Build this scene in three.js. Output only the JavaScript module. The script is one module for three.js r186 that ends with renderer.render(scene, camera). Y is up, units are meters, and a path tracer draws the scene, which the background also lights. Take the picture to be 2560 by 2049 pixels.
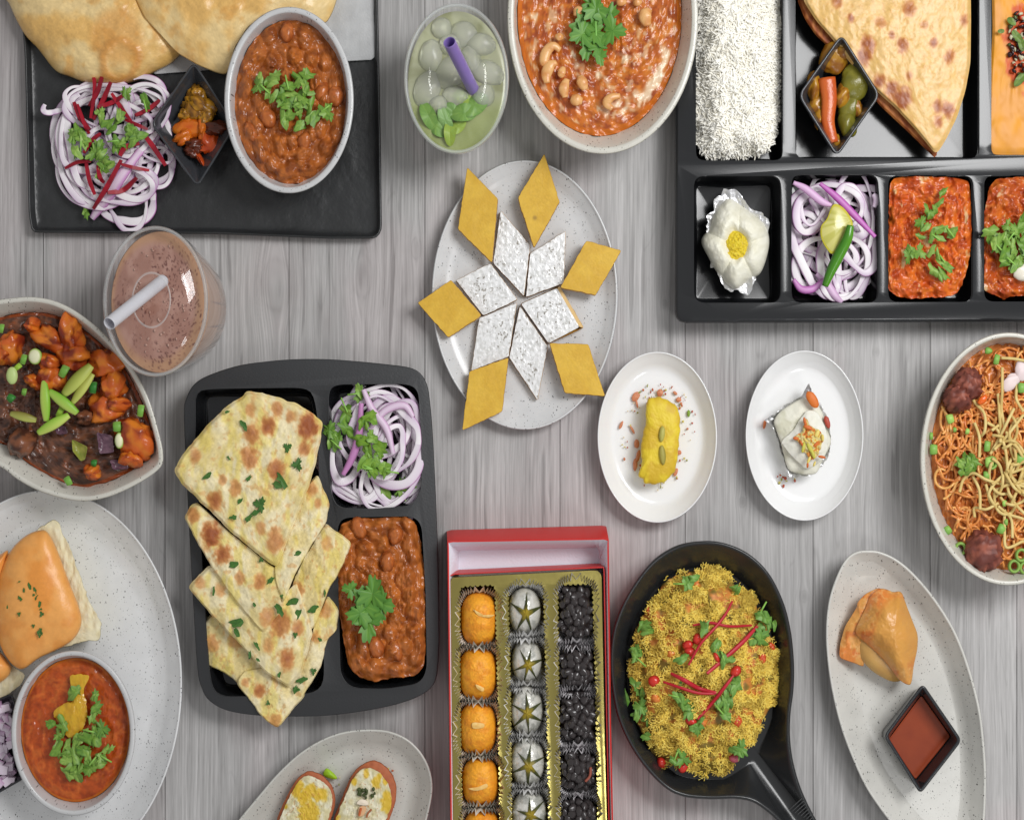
import * as THREE from 'three';
import { mergeGeometries, mergeVertices, toCreasedNormals } from 'three/addons/utils/BufferGeometryUtils.js';

// ---------------------------------------------------------------- camera, light, exposure
// The table top is the plane y = 0. Outlines are measured in picture units u (2560 x 2049 across the view at table level, 0.42 mm each);
// W() puts a measured point, at its own height above the table, into metres.
const S = 0.00042, H = 1.7, CX = 1280, CY = 1024.5;
const scene = new THREE.Scene();
const camera = new THREE.PerspectiveCamera(2 * Math.atan(CY * S / H) * 180 / Math.PI, 2560 / 2049, 0.05, 20);
camera.position.set(0, H, 0); camera.up.set(0, 0, -1); camera.lookAt(0, 0, 0);
const renderer = new THREE.WebGLRenderer({ antialias: true });
renderer.toneMapping = THREE.LinearToneMapping; renderer.toneMappingExposure = 1.0;
renderer.shadowMap.enabled = true;
scene.background = new THREE.Color().setRGB(0.4, 0.4, 0.4);          // the even light of the bright studio round the table
function softbox(x, y, z, w, h, power, c) {
  const l = new THREE.RectAreaLight(c, power, w, h); l.name = 'softbox_lamp'; l.position.set(x, y, z); l.lookAt(0, 0, 0); scene.add(l);
}
softbox(1.1, 1.75, -0.66, 0.76, 0.76, 14.8, 0xffffff);
softbox(0.53, 1.5, -0.54, 0.44, 0.2, 12, 0xffffff);
softbox(0.82, 1.5, 0.84, 0.3, 0.3, 9, 0xffffff);

// ---------------------------------------------------------------- helpers
const rng = (s) => () => { s = (s + 0x6d2b79f5) | 0; let t = Math.imul(s ^ (s >>> 15), 1 | s); t = (t + Math.imul(t ^ (t >>> 7), 61 | t)) ^ t; return ((t ^ (t >>> 14)) >>> 0) / 4294967296; };
const hash = (x, y) => { let h = Math.imul(x | 0, 374761393) + Math.imul(y | 0, 668265263) | 0; h = Math.imul(h ^ (h >>> 13), 1274126177); return ((h ^ (h >>> 16)) >>> 0) / 4294967296; };
function n2(x, y) {
  const i = Math.floor(x), j = Math.floor(y), a = x - i, b = y - j, u = a * a * (3 - 2 * a), v = b * b * (3 - 2 * b);
  return (hash(i, j) * (1 - u) + hash(i + 1, j) * u) * (1 - v) + (hash(i, j + 1) * (1 - u) + hash(i + 1, j + 1) * u) * v;
}
const fbm = (x, y, o = 4) => { let s = 0, a = 0.5, t = 0; for (let i = 0; i < o; i++) { s += a * n2(x, y); t += a; a *= 0.5; x = x * 2.03 + 17.1; y = y * 2.03 + 5.7; } return s / t; };
const ridge = (x, y, o = 3) => { let s = 0, a = 0.5, t = 0; for (let i = 0; i < o; i++) { s += a * (1 - Math.abs(2 * n2(x, y) - 1)); t += a; a *= 0.5; x = x * 2.1 + 9.1; y = y * 2.1 + 3.3; } return s / t; };
const clamp = (x, a = 0, b = 1) => Math.min(b, Math.max(a, x));
const ss = (a, b, x) => { const t = clamp((x - a) / (b - a)); return t * t * (3 - 2 * t); };
const mix = (a, b, t) => [a[0] + (b[0] - a[0]) * t, a[1] + (b[1] - a[1]) * t, a[2] + (b[2] - a[2]) * t];
const lin = (v) => { v = clamp(v / 255); return v <= 0.04045 ? v / 12.92 : Math.pow((v + 0.055) / 1.055, 2.4); };
const shade = (c, k) => [c[0] * k, c[1] * k, c[2] * k];
const W = (x, y, h = 0) => { const k = S * (H - h) / H; return [(x - CX) * k, h, (y - CY) * k]; };
const atH = ([x, y], a, b) => { const k = (H - a) / (H - b); return [CX + (x - CX) * k, CY + (y - CY) * k]; };   // same upright line, seen at height b
const fr = (x0, y0, s) => { const f = (p) => p.map(([x, y, ...r]) => [x0 + x * s, y0 + y * s, ...r]); f.s = s; f.p = (x, y) => [x0 + x * s, y0 + y * s]; return f; };
const A = fr(0, 0, .3476), B = fr(540, 0, .3476), C = fr(980, 0, .3803), D = fr(1680, 0, .4752), E = fr(0, 540, .4287), F = fr(0, 1200, .492), G = fr(420, 860, .5677),
  HH = fr(1020, 360, .4287), I = fr(1460, 840, .3432), J = fr(2260, 800, .3942), K = fr(1080, 1280, .4457), L = fr(1500, 1320, .4222), M = fr(2020, 1340, .4106), N = fr(560, 1760, .2597), Q = fr(0, 1640, .237), V = fr(2360, 0, .2433), U = fr(2160, 400, .2433);

const used = {};
const numbered = (n) => { const k = used[n] = (used[n] ?? -1) + 1; return k ? n + '_' + String(k).padStart(3, '0') : n; };
function tag(o, label, category, group) { o.userData.label = label; o.userData.category = category; if (group) o.userData.group = group; return o; }
function thing(name, label, category, at, group) {                        // a Group at the thing's base: its children are its parts
  const o = new THREE.Group(); o.name = numbered(name); o.position.set(...W(...at)); scene.add(o); return tag(o, label, category, group);
}
function put(parent, name, geo, mat, label) {                             // one part, one mesh
  if (parent.isGroup) geo.translate(-parent.position.x, -parent.position.y, -parent.position.z);
  const m = new THREE.Mesh(geo, mat); m.name = name; m.castShadow = m.receiveShadow = true; parent.add(m); if (label) m.userData.label = label; return m;
}
function sub(thingGroup, part, name, geo, mat) {                          // a sub-part: child of a part
  geo.translate(-thingGroup.position.x, -thingGroup.position.y, -thingGroup.position.z);
  const m = new THREE.Mesh(geo, mat); m.name = name; m.castShadow = m.receiveShadow = true; part.add(m); return m;
}
function single(name, label, category, geo, mat, group) {                 // a thing that is one mesh
  geo.computeBoundingBox(); const b = geo.boundingBox, x = (b.min.x + b.max.x) / 2, y = b.min.y, z = (b.min.z + b.max.z) / 2;
  geo.translate(-x, -y, -z);
  const m = new THREE.Mesh(geo, mat); m.name = numbered(name); m.position.set(x, y, z); m.castShadow = m.receiveShadow = true; scene.add(m); return tag(m, label, category, group);
}

// outlines
function resample(p, n, closed = true) {
  const q = closed ? [...p, p[0]] : p, l = [0]; for (let i = 1; i < q.length; i++) l.push(l[i - 1] + Math.hypot(q[i][0] - q[i - 1][0], q[i][1] - q[i - 1][1]));
  const out = [], tot = l[l.length - 1]; let k = 0;
  for (let i = 0; i < n; i++) { const d = tot * i / (closed ? n : n - 1); while (k < l.length - 2 && l[k + 1] < d) k++; const t = clamp((d - l[k]) / (l[k + 1] - l[k] || 1)); out.push([q[k][0] + (q[k + 1][0] - q[k][0]) * t, q[k][1] + (q[k + 1][1] - q[k][1]) * t]); }
  return out;
}
function ell(cx, cy, rx, ry, n = 160, p = 2, rot = 0) {
  const o = []; for (let i = 0; i < n; i++) { const a = i / n * 2 * Math.PI, c = Math.cos(a), s = Math.sin(a), x = Math.sign(c) * Math.abs(c) ** (2 / p) * rx, y = Math.sign(s) * Math.abs(s) ** (2 / p) * ry; o.push([cx + x * Math.cos(rot) - y * Math.sin(rot), cy + x * Math.sin(rot) + y * Math.cos(rot)]); } return o;
}
function smooth(p, n = 160) {                                             // Catmull-Rom through the points
  const o = [], m = p.length;
  for (let i = 0; i < m; i++) { const [a, b, c, d] = [p[(i + m - 1) % m], p[i], p[(i + 1) % m], p[(i + 2) % m]]; for (let k = 0; k < 12; k++) { const t = k / 12, f = (w) => .5 * (2 * b[w] + (c[w] - a[w]) * t + (2 * a[w] - 5 * b[w] + 4 * c[w] - d[w]) * t * t + (3 * b[w] - a[w] - 3 * c[w] + d[w]) * t * t * t); o.push([f(0), f(1)]); } }
  return resample(o, n);
}
function rpoly(p, r, n = 160) {                                           // polygon with rounded corners
  const o = [], m = p.length;
  for (let i = 0; i < m; i++) {
    const a = p[(i + m - 1) % m], b = p[i], c = p[(i + 1) % m], la = Math.hypot(a[0] - b[0], a[1] - b[1]), lc = Math.hypot(c[0] - b[0], c[1] - b[1]), ra = Math.min(r, la * .48), rc = Math.min(r, lc * .48);
    const s = [b[0] + (a[0] - b[0]) * ra / la, b[1] + (a[1] - b[1]) * ra / la], e = [b[0] + (c[0] - b[0]) * rc / lc, b[1] + (c[1] - b[1]) * rc / lc];
    for (let k = 0; k <= 8; k++) { const t = k / 8; o.push([(1 - t) ** 2 * s[0] + 2 * t * (1 - t) * b[0] + t * t * e[0], (1 - t) ** 2 * s[1] + 2 * t * (1 - t) * b[1] + t * t * e[1]]); }
  }
  return resample(o, n);
}
const rect = (x0, y0, x1, y1) => [[x0, y0], [x1, y0], [x1, y1], [x0, y1]];
const centre = (p) => { let x = 0, y = 0; for (const q of p) { x += q[0]; y += q[1]; } return [x / p.length, y / p.length]; };
const scaled = (p, k, c = centre(p)) => p.map(([x, y]) => [c[0] + (x - c[0]) * k, c[1] + (y - c[1]) * k]);
function inset(p, d) {
  const n = p.length; let ar = 0; for (let i = 0; i < n; i++) { const a = p[i], b = p[(i + 1) % n]; ar += a[0] * b[1] - b[0] * a[1]; }
  const sg = ar > 0 ? 1 : -1;
  return p.map((q, i) => { const a = p[(i + n - 2) % n], b = p[(i + 2) % n], tx = b[0] - a[0], ty = b[1] - a[1], l = Math.hypot(tx, ty) || 1; return [q[0] - sg * ty / l * d, q[1] + sg * tx / l * d]; });
}
const rough = (p, amp, f, seed = 0) => { const c = centre(p); return p.map(([x, y]) => { const l = Math.hypot(x - c[0], y - c[1]), k = 1 + amp * (fbm(x * f + seed, y * f - seed, 3) - .5) * 2 / l; return [c[0] + (x - c[0]) * k, c[1] + (y - c[1]) * k]; }); };
const inside = (p, x, y) => { let r = false; for (let i = 0, j = p.length - 1; i < p.length; j = i++) if ((p[i][1] > y) !== (p[j][1] > y) && x < (p[j][0] - p[i][0]) * (y - p[i][1]) / (p[j][1] - p[i][1]) + p[i][0]) r = !r; return r; };

// rows of [x, y, h] -> a surface with vertex colours
function surf(rows, col, { wrap = true, crease = 0 } = {}) {
  const m = rows.length, n = rows[0].length, P = new Float32Array(m * n * 3), Cc = new Float32Array(m * n * 3), UV = new Float32Array(m * n * 2), ix = [];
  for (let i = 0; i < m; i++) for (let j = 0; j < n; j++) {
    const [x, y, h] = rows[i][j], w = W(x, y, h), k = i * n + j, c = typeof col === 'function' ? col(x, y, i, j, h) : col;
    P.set(w, k * 3); UV[k * 2] = w[0]; UV[k * 2 + 1] = w[2]; for (let q = 0; q < 3; q++) Cc[k * 3 + q] = lin(c[q]);
  }
  for (let i = 0; i < m - 1; i++) for (let j = 0; j < (wrap ? n : n - 1); j++) { const a = i * n + j, b = i * n + (j + 1) % n, c = a + n, d = b + n; ix.push(a, b, c, b, d, c); }
  let g = new THREE.BufferGeometry(); g.setAttribute('position', new THREE.BufferAttribute(P, 3)); g.setAttribute('uv', new THREE.BufferAttribute(UV, 2)); g.setAttribute('color', new THREE.BufferAttribute(Cc, 3)); g.setIndex(ix);
  if (crease) return toCreasedNormals(g, crease);
  g.computeVertexNormals(); return g;
}
const ring = (p, h) => p.map(([x, y]) => [x, y, h]);
const cw = (p) => { let a = 0; for (let i = 0; i < p.length; i++) { const q = p[i], r = p[(i + 1) % p.length]; a += q[0] * r[1] - r[0] * q[1]; } return a > 0 ? p : [...p].reverse(); };
// a filled, domed outline: food, bread, liquid. hf(x, y, rho) is the height of its top.
function heap(out, hf, col, { nR = 48, c, bottom, undercut = .97 } = {}) {
  out = cw(out); c = c || centre(out); const rows = [];
  for (let i = 0; i <= nR; i++) { const r = Math.max(i / nR, .002); rows.push(out.map(([x, y]) => { const X = c[0] + (x - c[0]) * r, Y = c[1] + (y - c[1]) * r; return [X, Y, hf(X, Y, r)]; })); }
  if (bottom !== undefined) { const o2 = scaled(out, undercut, c); rows.push(ring(o2, bottom), ring(scaled(out, .002, c), bottom)); }
  return surf(rows, col);
}
// a vessel: rim outline at height hr, lip width rw, inner outline `food` seen at height hf
function dish(rim, hr, rw, food, hf, col, { base = .6, h0 = 0, floor, fk = .7, belly = .93 } = {}) {
  rim = cw(rim); food = cw(food); const c = centre(rim), w = (k, h) => ring(scaled(rim, k, c).map((p) => atH(p, hr, h)), h), hgt = hr - h0;
  floor = floor ?? h0 + Math.min(.004, hgt * .3);
  const rows = [w(.01, h0), w(base * .96, h0), w(base, h0 + hgt * .06), w((base + belly) / 2 + .04, h0 + hgt * .3), w(belly, h0 + hgt * .62), w(.985, h0 + hgt * .88), ring(rim, hr - .0012), ring(inset(rim, rw * .2), hr - .0003), ring(inset(rim, rw * .5), hr), ring(inset(rim, rw * .82), hr - .0004), ring(inset(rim, rw), hr - .0016)];
  const lip = inset(rim, rw), f2 = inset(food, -1.5);
  for (const t of [.35, .7]) rows.push(lip.map((p, i) => [p[0] + (f2[i][0] - p[0]) * t, p[1] + (f2[i][1] - p[1]) * t, hr - .0016 + (hf - hr + .0016) * t]));
  rows.push(ring(f2, hf), ring(scaled(food, .94), hf - (hf - floor) * .45), ring(scaled(food, fk), floor), ring(scaled(food, .01), floor));
  return surf(rows.reverse(), col);
}
function lump(x, y, h, rx, ry, rh, { n = 3, amp = .15, f = 1.6, seed = 0, col, rot = 0 }) {
  let g = mergeVertices(new THREE.IcosahedronGeometry(1, n).deleteAttribute('uv').deleteAttribute('normal'), 1e-4);
  const p = g.attributes.position, cc = new Float32Array(p.count * 3), uv = new Float32Array(p.count * 2), [wx, , wz] = W(x, y, h), ca = Math.cos(rot), sa = Math.sin(rot);
  for (let i = 0; i < p.count; i++) {
    const a = p.getX(i), b = p.getY(i), c = p.getZ(i), k = 1 + amp * 2 * ((fbm(a * f + c * f * .6 + seed * 3.1 + 40, b * f + c * f + seed * 1.7 + 40, 3)) - .5), X = a * k * rx * S, Y = b * k * rh, Z = c * k * ry * S;
    p.setXYZ(i, wx + X * ca - Z * sa, h + Y, wz + X * sa + Z * ca); uv[i * 2] = wx + X; uv[i * 2 + 1] = wz + Z + Y * .6;
    const q = typeof col === 'function' ? col(a, b, c, k) : col; for (let j = 0; j < 3; j++) cc[i * 3 + j] = lin(q[j]);
  }
  g.setAttribute('color', new THREE.BufferAttribute(cc, 3)); g.setAttribute('uv', new THREE.BufferAttribute(uv, 2)); g.computeVertexNormals(); return g;
}
// a strand along [x, y, h] points; r in u; flat: height over width
function tube(pts, { r = 5, n = 8, seg = 0, flat = 1, closed = false, col = [200, 200, 200], prof, boxy = 1, square = false, crease = 0 } = {}) {
  const v = pts.map((p) => new THREE.Vector3(...W(p[0], p[1], p[2])));
  const cv = v.length > 2 ? new THREE.CatmullRomCurve3(v, closed) : new THREE.LineCurve3(v[0], v[1]); seg = seg || Math.max(2, pts.length * 5);
  const P = [], Cc = [], UV = [], ix = [], up = new THREE.Vector3(0, 1, 0), m = seg + 1; let rowsN = 0;
  const row = (t, k) => {
    const o = cv.getPoint(closed ? t % 1 : t), tg = cv.getTangent(closed ? t % 1 : t), sd = new THREE.Vector3().crossVectors(tg, up); if (sd.lengthSq() < 1e-6) sd.set(1, 0, 0); sd.normalize(); const nn = new THREE.Vector3().crossVectors(sd, tg).normalize();
    for (let j = 0; j < n; j++) {
      const a = (j + (square ? .5 : 0)) / n * 2 * Math.PI, rr = r * S * k * (prof ? prof(t) : 1), ca = Math.cos(a), sa = Math.sin(a), q = o.clone().addScaledVector(sd, Math.sign(ca) * Math.abs(ca) ** boxy * rr).addScaledVector(nn, Math.sign(sa) * Math.abs(sa) ** boxy * rr * flat);
      P.push(q.x, q.y, q.z); UV.push(q.x, q.z); const c = typeof col === 'function' ? col(t, ca, sa) : col; Cc.push(lin(c[0]), lin(c[1]), lin(c[2]));
    } rowsN++;
  };
  if (!closed) row(0, .02);
  for (let i = 0; i < m; i++) row(i / seg, 1);
  if (!closed) row(1, .02);
  for (let i = 0; i < rowsN - 1; i++) for (let j = 0; j < n; j++) { const a = i * n + j, b = i * n + (j + 1) % n; ix.push(a, a + n, b, b, a + n, b + n); }
  let g = new THREE.BufferGeometry(); g.setAttribute('position', new THREE.Float32BufferAttribute(P, 3)); g.setAttribute('uv', new THREE.Float32BufferAttribute(UV, 2)); g.setAttribute('color', new THREE.Float32BufferAttribute(Cc, 3)); g.setIndex(ix);
  if (crease || square) return toCreasedNormals(g, .6);
  g.computeVertexNormals(); return g;
}
// a small leaf or leaf scrap lying near (x, y, h): kind 'coriander' (lobed), 'scrap' (chopped), 'mint' (oval)
function leaf(x, y, h, size, rot, { kind = 'coriander', tilt = 0, tdir = 0, curl = .12, seed = 0, c1 = [134, 186, 66], c2 = [82, 138, 40], stretch = 1.25 } = {}) {
  const n = kind === 'scrap' ? 12 : 48, R = rng(seed * 977 + 13), jag = [...Array(n)].map(() => R()), P = [], Cc = [], UV = [], ix = [], rr = [0.02, .4, .75, 1], [wx, , wz] = W(x, y, h);
  const rad = (a, j) => kind === 'coriander' ? .4 + .48 * Math.abs(Math.cos(1.5 * a)) ** 1.1 + .13 * Math.sin(10.5 * a + seed) + .1 * (jag[j] - .5) : kind === 'mint' ? 1 / Math.hypot(Math.cos(a), Math.sin(a) / .55) : .55 + .62 * jag[j];
  const kt = Math.tan(tilt);
  for (let i = 0; i < 4; i++) for (let j = 0; j < n; j++) {
    const a = j / n * 2 * Math.PI, q = rad(a, j) * rr[i] * size * S, lx = q * Math.cos(a), lz = q * Math.sin(a) * (kind === 'scrap' ? .5 : 1);
    const X = lx * Math.cos(rot) - lz * Math.sin(rot), Z = (lx * Math.sin(rot) + lz * Math.cos(rot)) * stretch, fold = Math.abs(lz) * .35;
    const Y = fold + curl * size * S * (Math.sin(a * 2 + seed * 2.1) * rr[i] ** 2) + kt * (X * Math.cos(tdir) + Z * Math.sin(tdir)) - curl * size * S * rr[i] ** 2;
    P.push(wx + X, h + Y, wz + Z); UV.push(X, Z); const t = clamp(.35 + .5 * n2(X * 900 + seed, Z * 900) + (i === 3 ? -.25 : 0) + (Math.abs(Math.sin(a * 3)) < .25 ? .3 : 0) - .2), c = mix(c2, c1, t); Cc.push(lin(c[0]), lin(c[1]), lin(c[2]));
  }
  for (let i = 0; i < 3; i++) for (let j = 0; j < n; j++) { const a = i * n + j, b = i * n + (j + 1) % n; ix.push(a, b, a + n, b, b + n, a + n); }
  const g = new THREE.BufferGeometry(); g.setAttribute('position', new THREE.Float32BufferAttribute(P, 3)); g.setAttribute('uv', new THREE.Float32BufferAttribute(UV, 2)); g.setAttribute('color', new THREE.Float32BufferAttribute(Cc, 3)); g.setIndex(ix); g.computeVertexNormals(); return g;
}

// ---------------------------------------------------------------- materials (colour comes from the vertex colours, fine relief from tiling maps)
function tex(n, f, srgb) { const d = new Uint8Array(n * n * 4); for (let y = 0; y < n; y++) for (let x = 0; x < n; x++) { const c = f(x, y), k = (y * n + x) * 4; for (let q = 0; q < 3; q++) d[k + q] = clamp(c.length ? c[q] : c) * 255; d[k + 3] = 255; } const t = new THREE.DataTexture(d, n, n); t.wrapS = t.wrapT = THREE.RepeatWrapping; t.magFilter = THREE.LinearFilter; t.minFilter = THREE.LinearFilter; if (srgb) t.colorSpace = THREE.SRGBColorSpace; t.needsUpdate = true; return t; }
const tile = (f, n) => (x, y) => { const u = x / n, v = y / n, a = f(x, y), b = f(x - n, y), c = f(x, y - n), d = f(x - n, y - n); return (a * (1 - u) + b * u) * (1 - v) + (c * (1 - u) + d * u) * v; };
const grainTex = tex(256, tile((x, y) => fbm(x / 14 + 50, y / 14 + 50, 5), 256)); grainTex.repeat.set(1 / .03, 1 / .03);
const crumpleTex = tex(256, tile((x, y) => ridge(x / 40 + 50, y / 40 + 50, 4), 256)); crumpleTex.repeat.set(1 / .05, 1 / .05);
const blotchTex = tex(256, tile((x, y) => .42 + .55 * (fbm(x / 38 + 50, y / 50 + 50, 5) - .35), 256)); blotchTex.repeat.set(1 / .12, 1 / .12);
const speckTex = (() => {
  const n = 1024, d = new Float32Array(n * n).fill(1), R = rng(5);
  for (let k = 0; k < 1500; k++) { const x = R() * n, y = R() * n, r = 1 + 2.6 * R() ** 3, v = .35 + .45 * R(); for (let j = -5; j <= 5; j++) for (let i = -5; i <= 5; i++) { const q = ((y + j + n) % n | 0) * n + ((x + i + n) % n | 0), e = Math.hypot(i, j * .7) / r; if (e < 1.3) d[q] = Math.min(d[q], v + (1 - v) * ss(.6, 1.3, e)); } }
  const t = tex(n, (x, y) => { const m = .955 + .09 * (tile((a, b) => fbm(a / 90 + 50, b / 90 + 50, 3), n)(x, y) - .5), v = d[y * n + x] * m; return [v, v * .997, v * .99]; }, true); t.repeat.set(1 / .17, 1 / .17); return t;
})();
const mat = (o) => new THREE.MeshPhysicalMaterial({ vertexColors: true, roughness: .6, side: THREE.DoubleSide, ...o });
const m_ceramic = mat({ roughness: .25, map: speckTex, bumpMap: blotchTex, bumpScale: .0006 }), m_porcelain = mat({ roughness: .16, clearcoat: .5, clearcoatRoughness: .08 }), m_black = mat({ roughness: .2 }), m_gloss = mat({ roughness: .17 }), m_cream = mat({ roughness: .42, specularIntensity: .5 }), m_glaze = mat({ roughness: .34, specularIntensity: .8, bumpMap: grainTex, bumpScale: .0002 }),
  m_slate = mat({ roughness: .36, bumpMap: blotchTex, bumpScale: .005 }), m_food = mat({ roughness: .55, bumpMap: grainTex, bumpScale: .00022 }), m_bread = mat({ roughness: .6, bumpMap: grainTex, bumpScale: .0004 }), m_oily = mat({ roughness: .36, bumpMap: grainTex, bumpScale: .0003, clearcoat: .2, clearcoatRoughness: .25 }),
  m_wet = mat({ roughness: .22, bumpMap: grainTex, bumpScale: .0003, specularIntensity: .85 }), m_sauce = mat({ roughness: .22 }), m_leaf = mat({ roughness: .5 }), m_onion = mat({ roughness: .42, specularIntensity: .7 }), m_raw = mat({ roughness: .7 }),
  m_paper = mat({ roughness: .85, bumpMap: grainTex, bumpScale: .0004 }), m_card = mat({ roughness: .45 }), m_gold = mat({ roughness: .22, metalness: 1, bumpMap: blotchTex, bumpScale: .0009 }), m_foil = mat({ roughness: .34, metalness: .75, bumpMap: crumpleTex, bumpScale: .0016 }), m_vark = mat({ roughness: .3, metalness: .3, bumpMap: crumpleTex, bumpScale: .0005 }),
  m_clear = new THREE.MeshPhysicalMaterial({ color: 0xffffff, roughness: .03, transmission: 1, thickness: 0, ior: 1.46, side: THREE.DoubleSide }), m_frost = new THREE.MeshPhysicalMaterial({ color: 0xf4f6f6, roughness: .3, transmission: .8, thickness: 0, ior: 1.45, side: THREE.DoubleSide }),
  m_ice = mat({ roughness: .1, transmission: .72, thickness: .01, ior: 1.25 }), m_straw = mat({ roughness: .35, transmission: .25, thickness: 0 });

// ---------------------------------------------------------------- the setting: a table of grey wood planks
{
  const n = 2048, d = new Uint8Array(n * n * 4), spanX = 1.13, spanY = .92;
  const seams = [-190, 108, 412, 722, 1062, 1400, 1713, 2033, 2326, 2543, 2860];
  const knots = [[690, 712, 42, 70], [1855, 1255, 10, 14], [2010, 1490, 12, 16], [790, 1830, 22, 60], [905, 690, 26, 60], [1660, 760, 9, 12], [2230, 1500, 16, 40], [1120, 1240, 10, 20], [1040, 620, 14, 30], [2190, 880, 9, 12], [620, 2040, 14, 20]];
  for (let y = 0; y < n; y++) for (let x = 0; x < n; x++) {
    const px = CX + (x / n - .5) * spanX / S, py = CY + (y / n - .5) * spanY / S;
    let k = 0; while (k < seams.length - 2 && px > seams[k + 1]) k++;
    let wx = px + 10 * (fbm(px / 120 + k * 7, py / 420 + k * 13, 3) - .5) * 2, warp = 0;
    for (const [a, b, r, q] of knots) { const e = ((px - a) / r / 1.6) ** 2 + ((py - b) / q / 1.6) ** 2; warp += Math.exp(-e) * (px > a ? -1 : 1) * r * .55 * (1 - Math.exp(-Math.abs(px - a) / r * 3)); }
    wx += warp;
    const fine = .5 * n2(wx / 3.6, py / 210 + k * 31) + .5 * n2(wx / 5.7 + 40, py / 330 + k * 11), hair = n2(wx / 2.1 + 70, py / 120 + k), mid = n2(wx / 14, py / 420 + k * 17), broad = fbm(wx / 70 + k * 5, py / 900 + k * 9, 2);
    const line = ss(.69, .84, n2(wx / 5.2 + 300, py / 240 + k * 77)) * ss(.3, .7, n2(wx / 30, py / 130 + 40)), lite = ss(.66, .86, n2(wx / 4.1 + 900, py / 170 + k * 3));
    let v = .53 + .22 * (fine - .5) + .2 * (hair - .5) + .1 * (n2(wx / 1.5 + 400, py / 26) - .5) + .08 * (mid - .5) + .12 * (broad - .5) - .22 * line + .08 * lite + .03 * ((k * 7) % 3 - 1);
    const cath = Math.abs(((broad * 9 + mid * 1.2) % 1) - .5); v -= .08 * ss(.43, .5, cath) * ss(.42, .62, fbm(px / 150 + 3, py / 300 + 8, 2));
    for (const [a, b, r, q] of knots) { const e = ((px - a) / r) ** 2 + ((py - b) / q) ** 2; v -= .16 * Math.exp(-e * 1.4) + .1 * Math.exp(-((e - .8) ** 2) * 18) * n2(px / 7, py / 22); }
    const warm = ss(.5, .75, fbm(px / 160 + 60, py / 360 + 20, 3)) * .5;
    const o = (y * n + x) * 4, g = 114 + 104 * v; d[o] = clamp((g + 5 * warm + 2) / 255) * 255; d[o + 1] = clamp((g - 2 * warm) / 255) * 255; d[o + 2] = clamp((g - 1 - 1 * warm) / 255) * 255; d[o + 3] = 255;
  }
  const t = new THREE.DataTexture(d, n, n); t.colorSpace = THREE.SRGBColorSpace; t.magFilter = THREE.LinearFilter; t.minFilter = THREE.LinearFilter; t.wrapS = t.wrapT = THREE.RepeatWrapping; t.repeat.set(1 / spanX, 1 / spanY); t.offset.set(.5, .5); t.needsUpdate = true;
  const m = mat({ roughness: .58, map: t, bumpMap: t, bumpScale: .0006 });
  const table = new THREE.Group(); table.name = 'table_top'; table.userData.kind = 'structure'; scene.add(table);
  for (let k = 0; k < seams.length - 1; k++) {
    const o = rpoly(rect(seams[k] + .45, -420, seams[k + 1] - .45, 2470), 1, 60);
    const pl = put(table, 'plank', surf([ring(scaled(o, .001), 0), ring(inset(o, .9), 0), ring(inset(o, .4), -.0002), ring(o, -.0006), ring(o, -.02), ring(scaled(o, .001), -.02)], [255, 255, 255], { crease: .5 }), m);
  }
  put(table, 'underlay', (() => { const g = new THREE.BoxGeometry(1.5, .012, 1.4); g.translate(0, -.028, 0); g.setAttribute('color', new THREE.Float32BufferAttribute(new Float32Array(72).fill(.05), 3)); return g; })(), m_raw);
}

// ---------------------------------------------------------------- recipes shared by the dishes
const GREY = [208, 209, 211], CREAM = [214, 212, 203], BLACK = [34, 35, 37], WHITE = [236, 236, 236];
function scatter(n, out, seed, gap = 0, tries = 40) { const R = rng(seed), xs = out.map((p) => p[0]), ys = out.map((p) => p[1]), a = Math.min(...xs), b = Math.max(...xs), c = Math.min(...ys), d = Math.max(...ys), o = []; for (let k = 0; k < n; k++) for (let t = 0; t < tries; t++) { const x = a + R() * (b - a), y = c + R() * (d - c); if (inside(out, x, y) && o.every((q) => Math.hypot(q[0] - x, (q[1] - y) * .75) > gap)) { o.push([x, y]); break; } } return o; }
// chopped coriander or a sprig, one thing whose leaves are parts
function herbs(label, pts, h, { size = 22, kind = 'scrap', n = 2, spread = 8, seed = 1, c1, c2, lift = .004, stems = 3 } = {}) {
  const R = rng(seed), c = centre(pts), t = thing('coriander_garnish', label, 'herb', [c[0], c[1], h]);
  for (const [x, y, s = 1] of pts) for (let k = 0; k < n; k++) {
    const q = R();
    put(t, 'leaf', leaf(x + (R() - .5) * spread * 2, y + (R() - .5) * spread * 2.6, h + .0015 + R() * lift, size * s * .82 * (.7 + .6 * R()), R() * 6.28, { kind: R() < .12 ? 'coriander' : kind, tilt: (R() - .35) * .9, tdir: R() * 6.28, seed: seed * 31 + k + x, curl: .1 + .25 * R(), c1: c1 || mix([126, 166, 52], [166, 190, 98], q), c2: c2 || mix([56, 100, 28], [98, 142, 46], q) }), m_leaf);
  }
  for (let k = 0; k < stems; k++) { const p = pts[Math.floor(R() * pts.length)], a = R() * 6.28, l = size * 1.3; put(t, 'stem', tube([[p[0], p[1], h + lift], [p[0] + Math.cos(a) * l * .5, p[1] + Math.sin(a) * l * .6, h + lift + .002], [p[0] + Math.cos(a) * l, p[1] + Math.sin(a) * l * 1.2, h + .002]], { r: 2.2, n: 6, col: [140, 190, 84] }), m_leaf); }
  return t;
}
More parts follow.
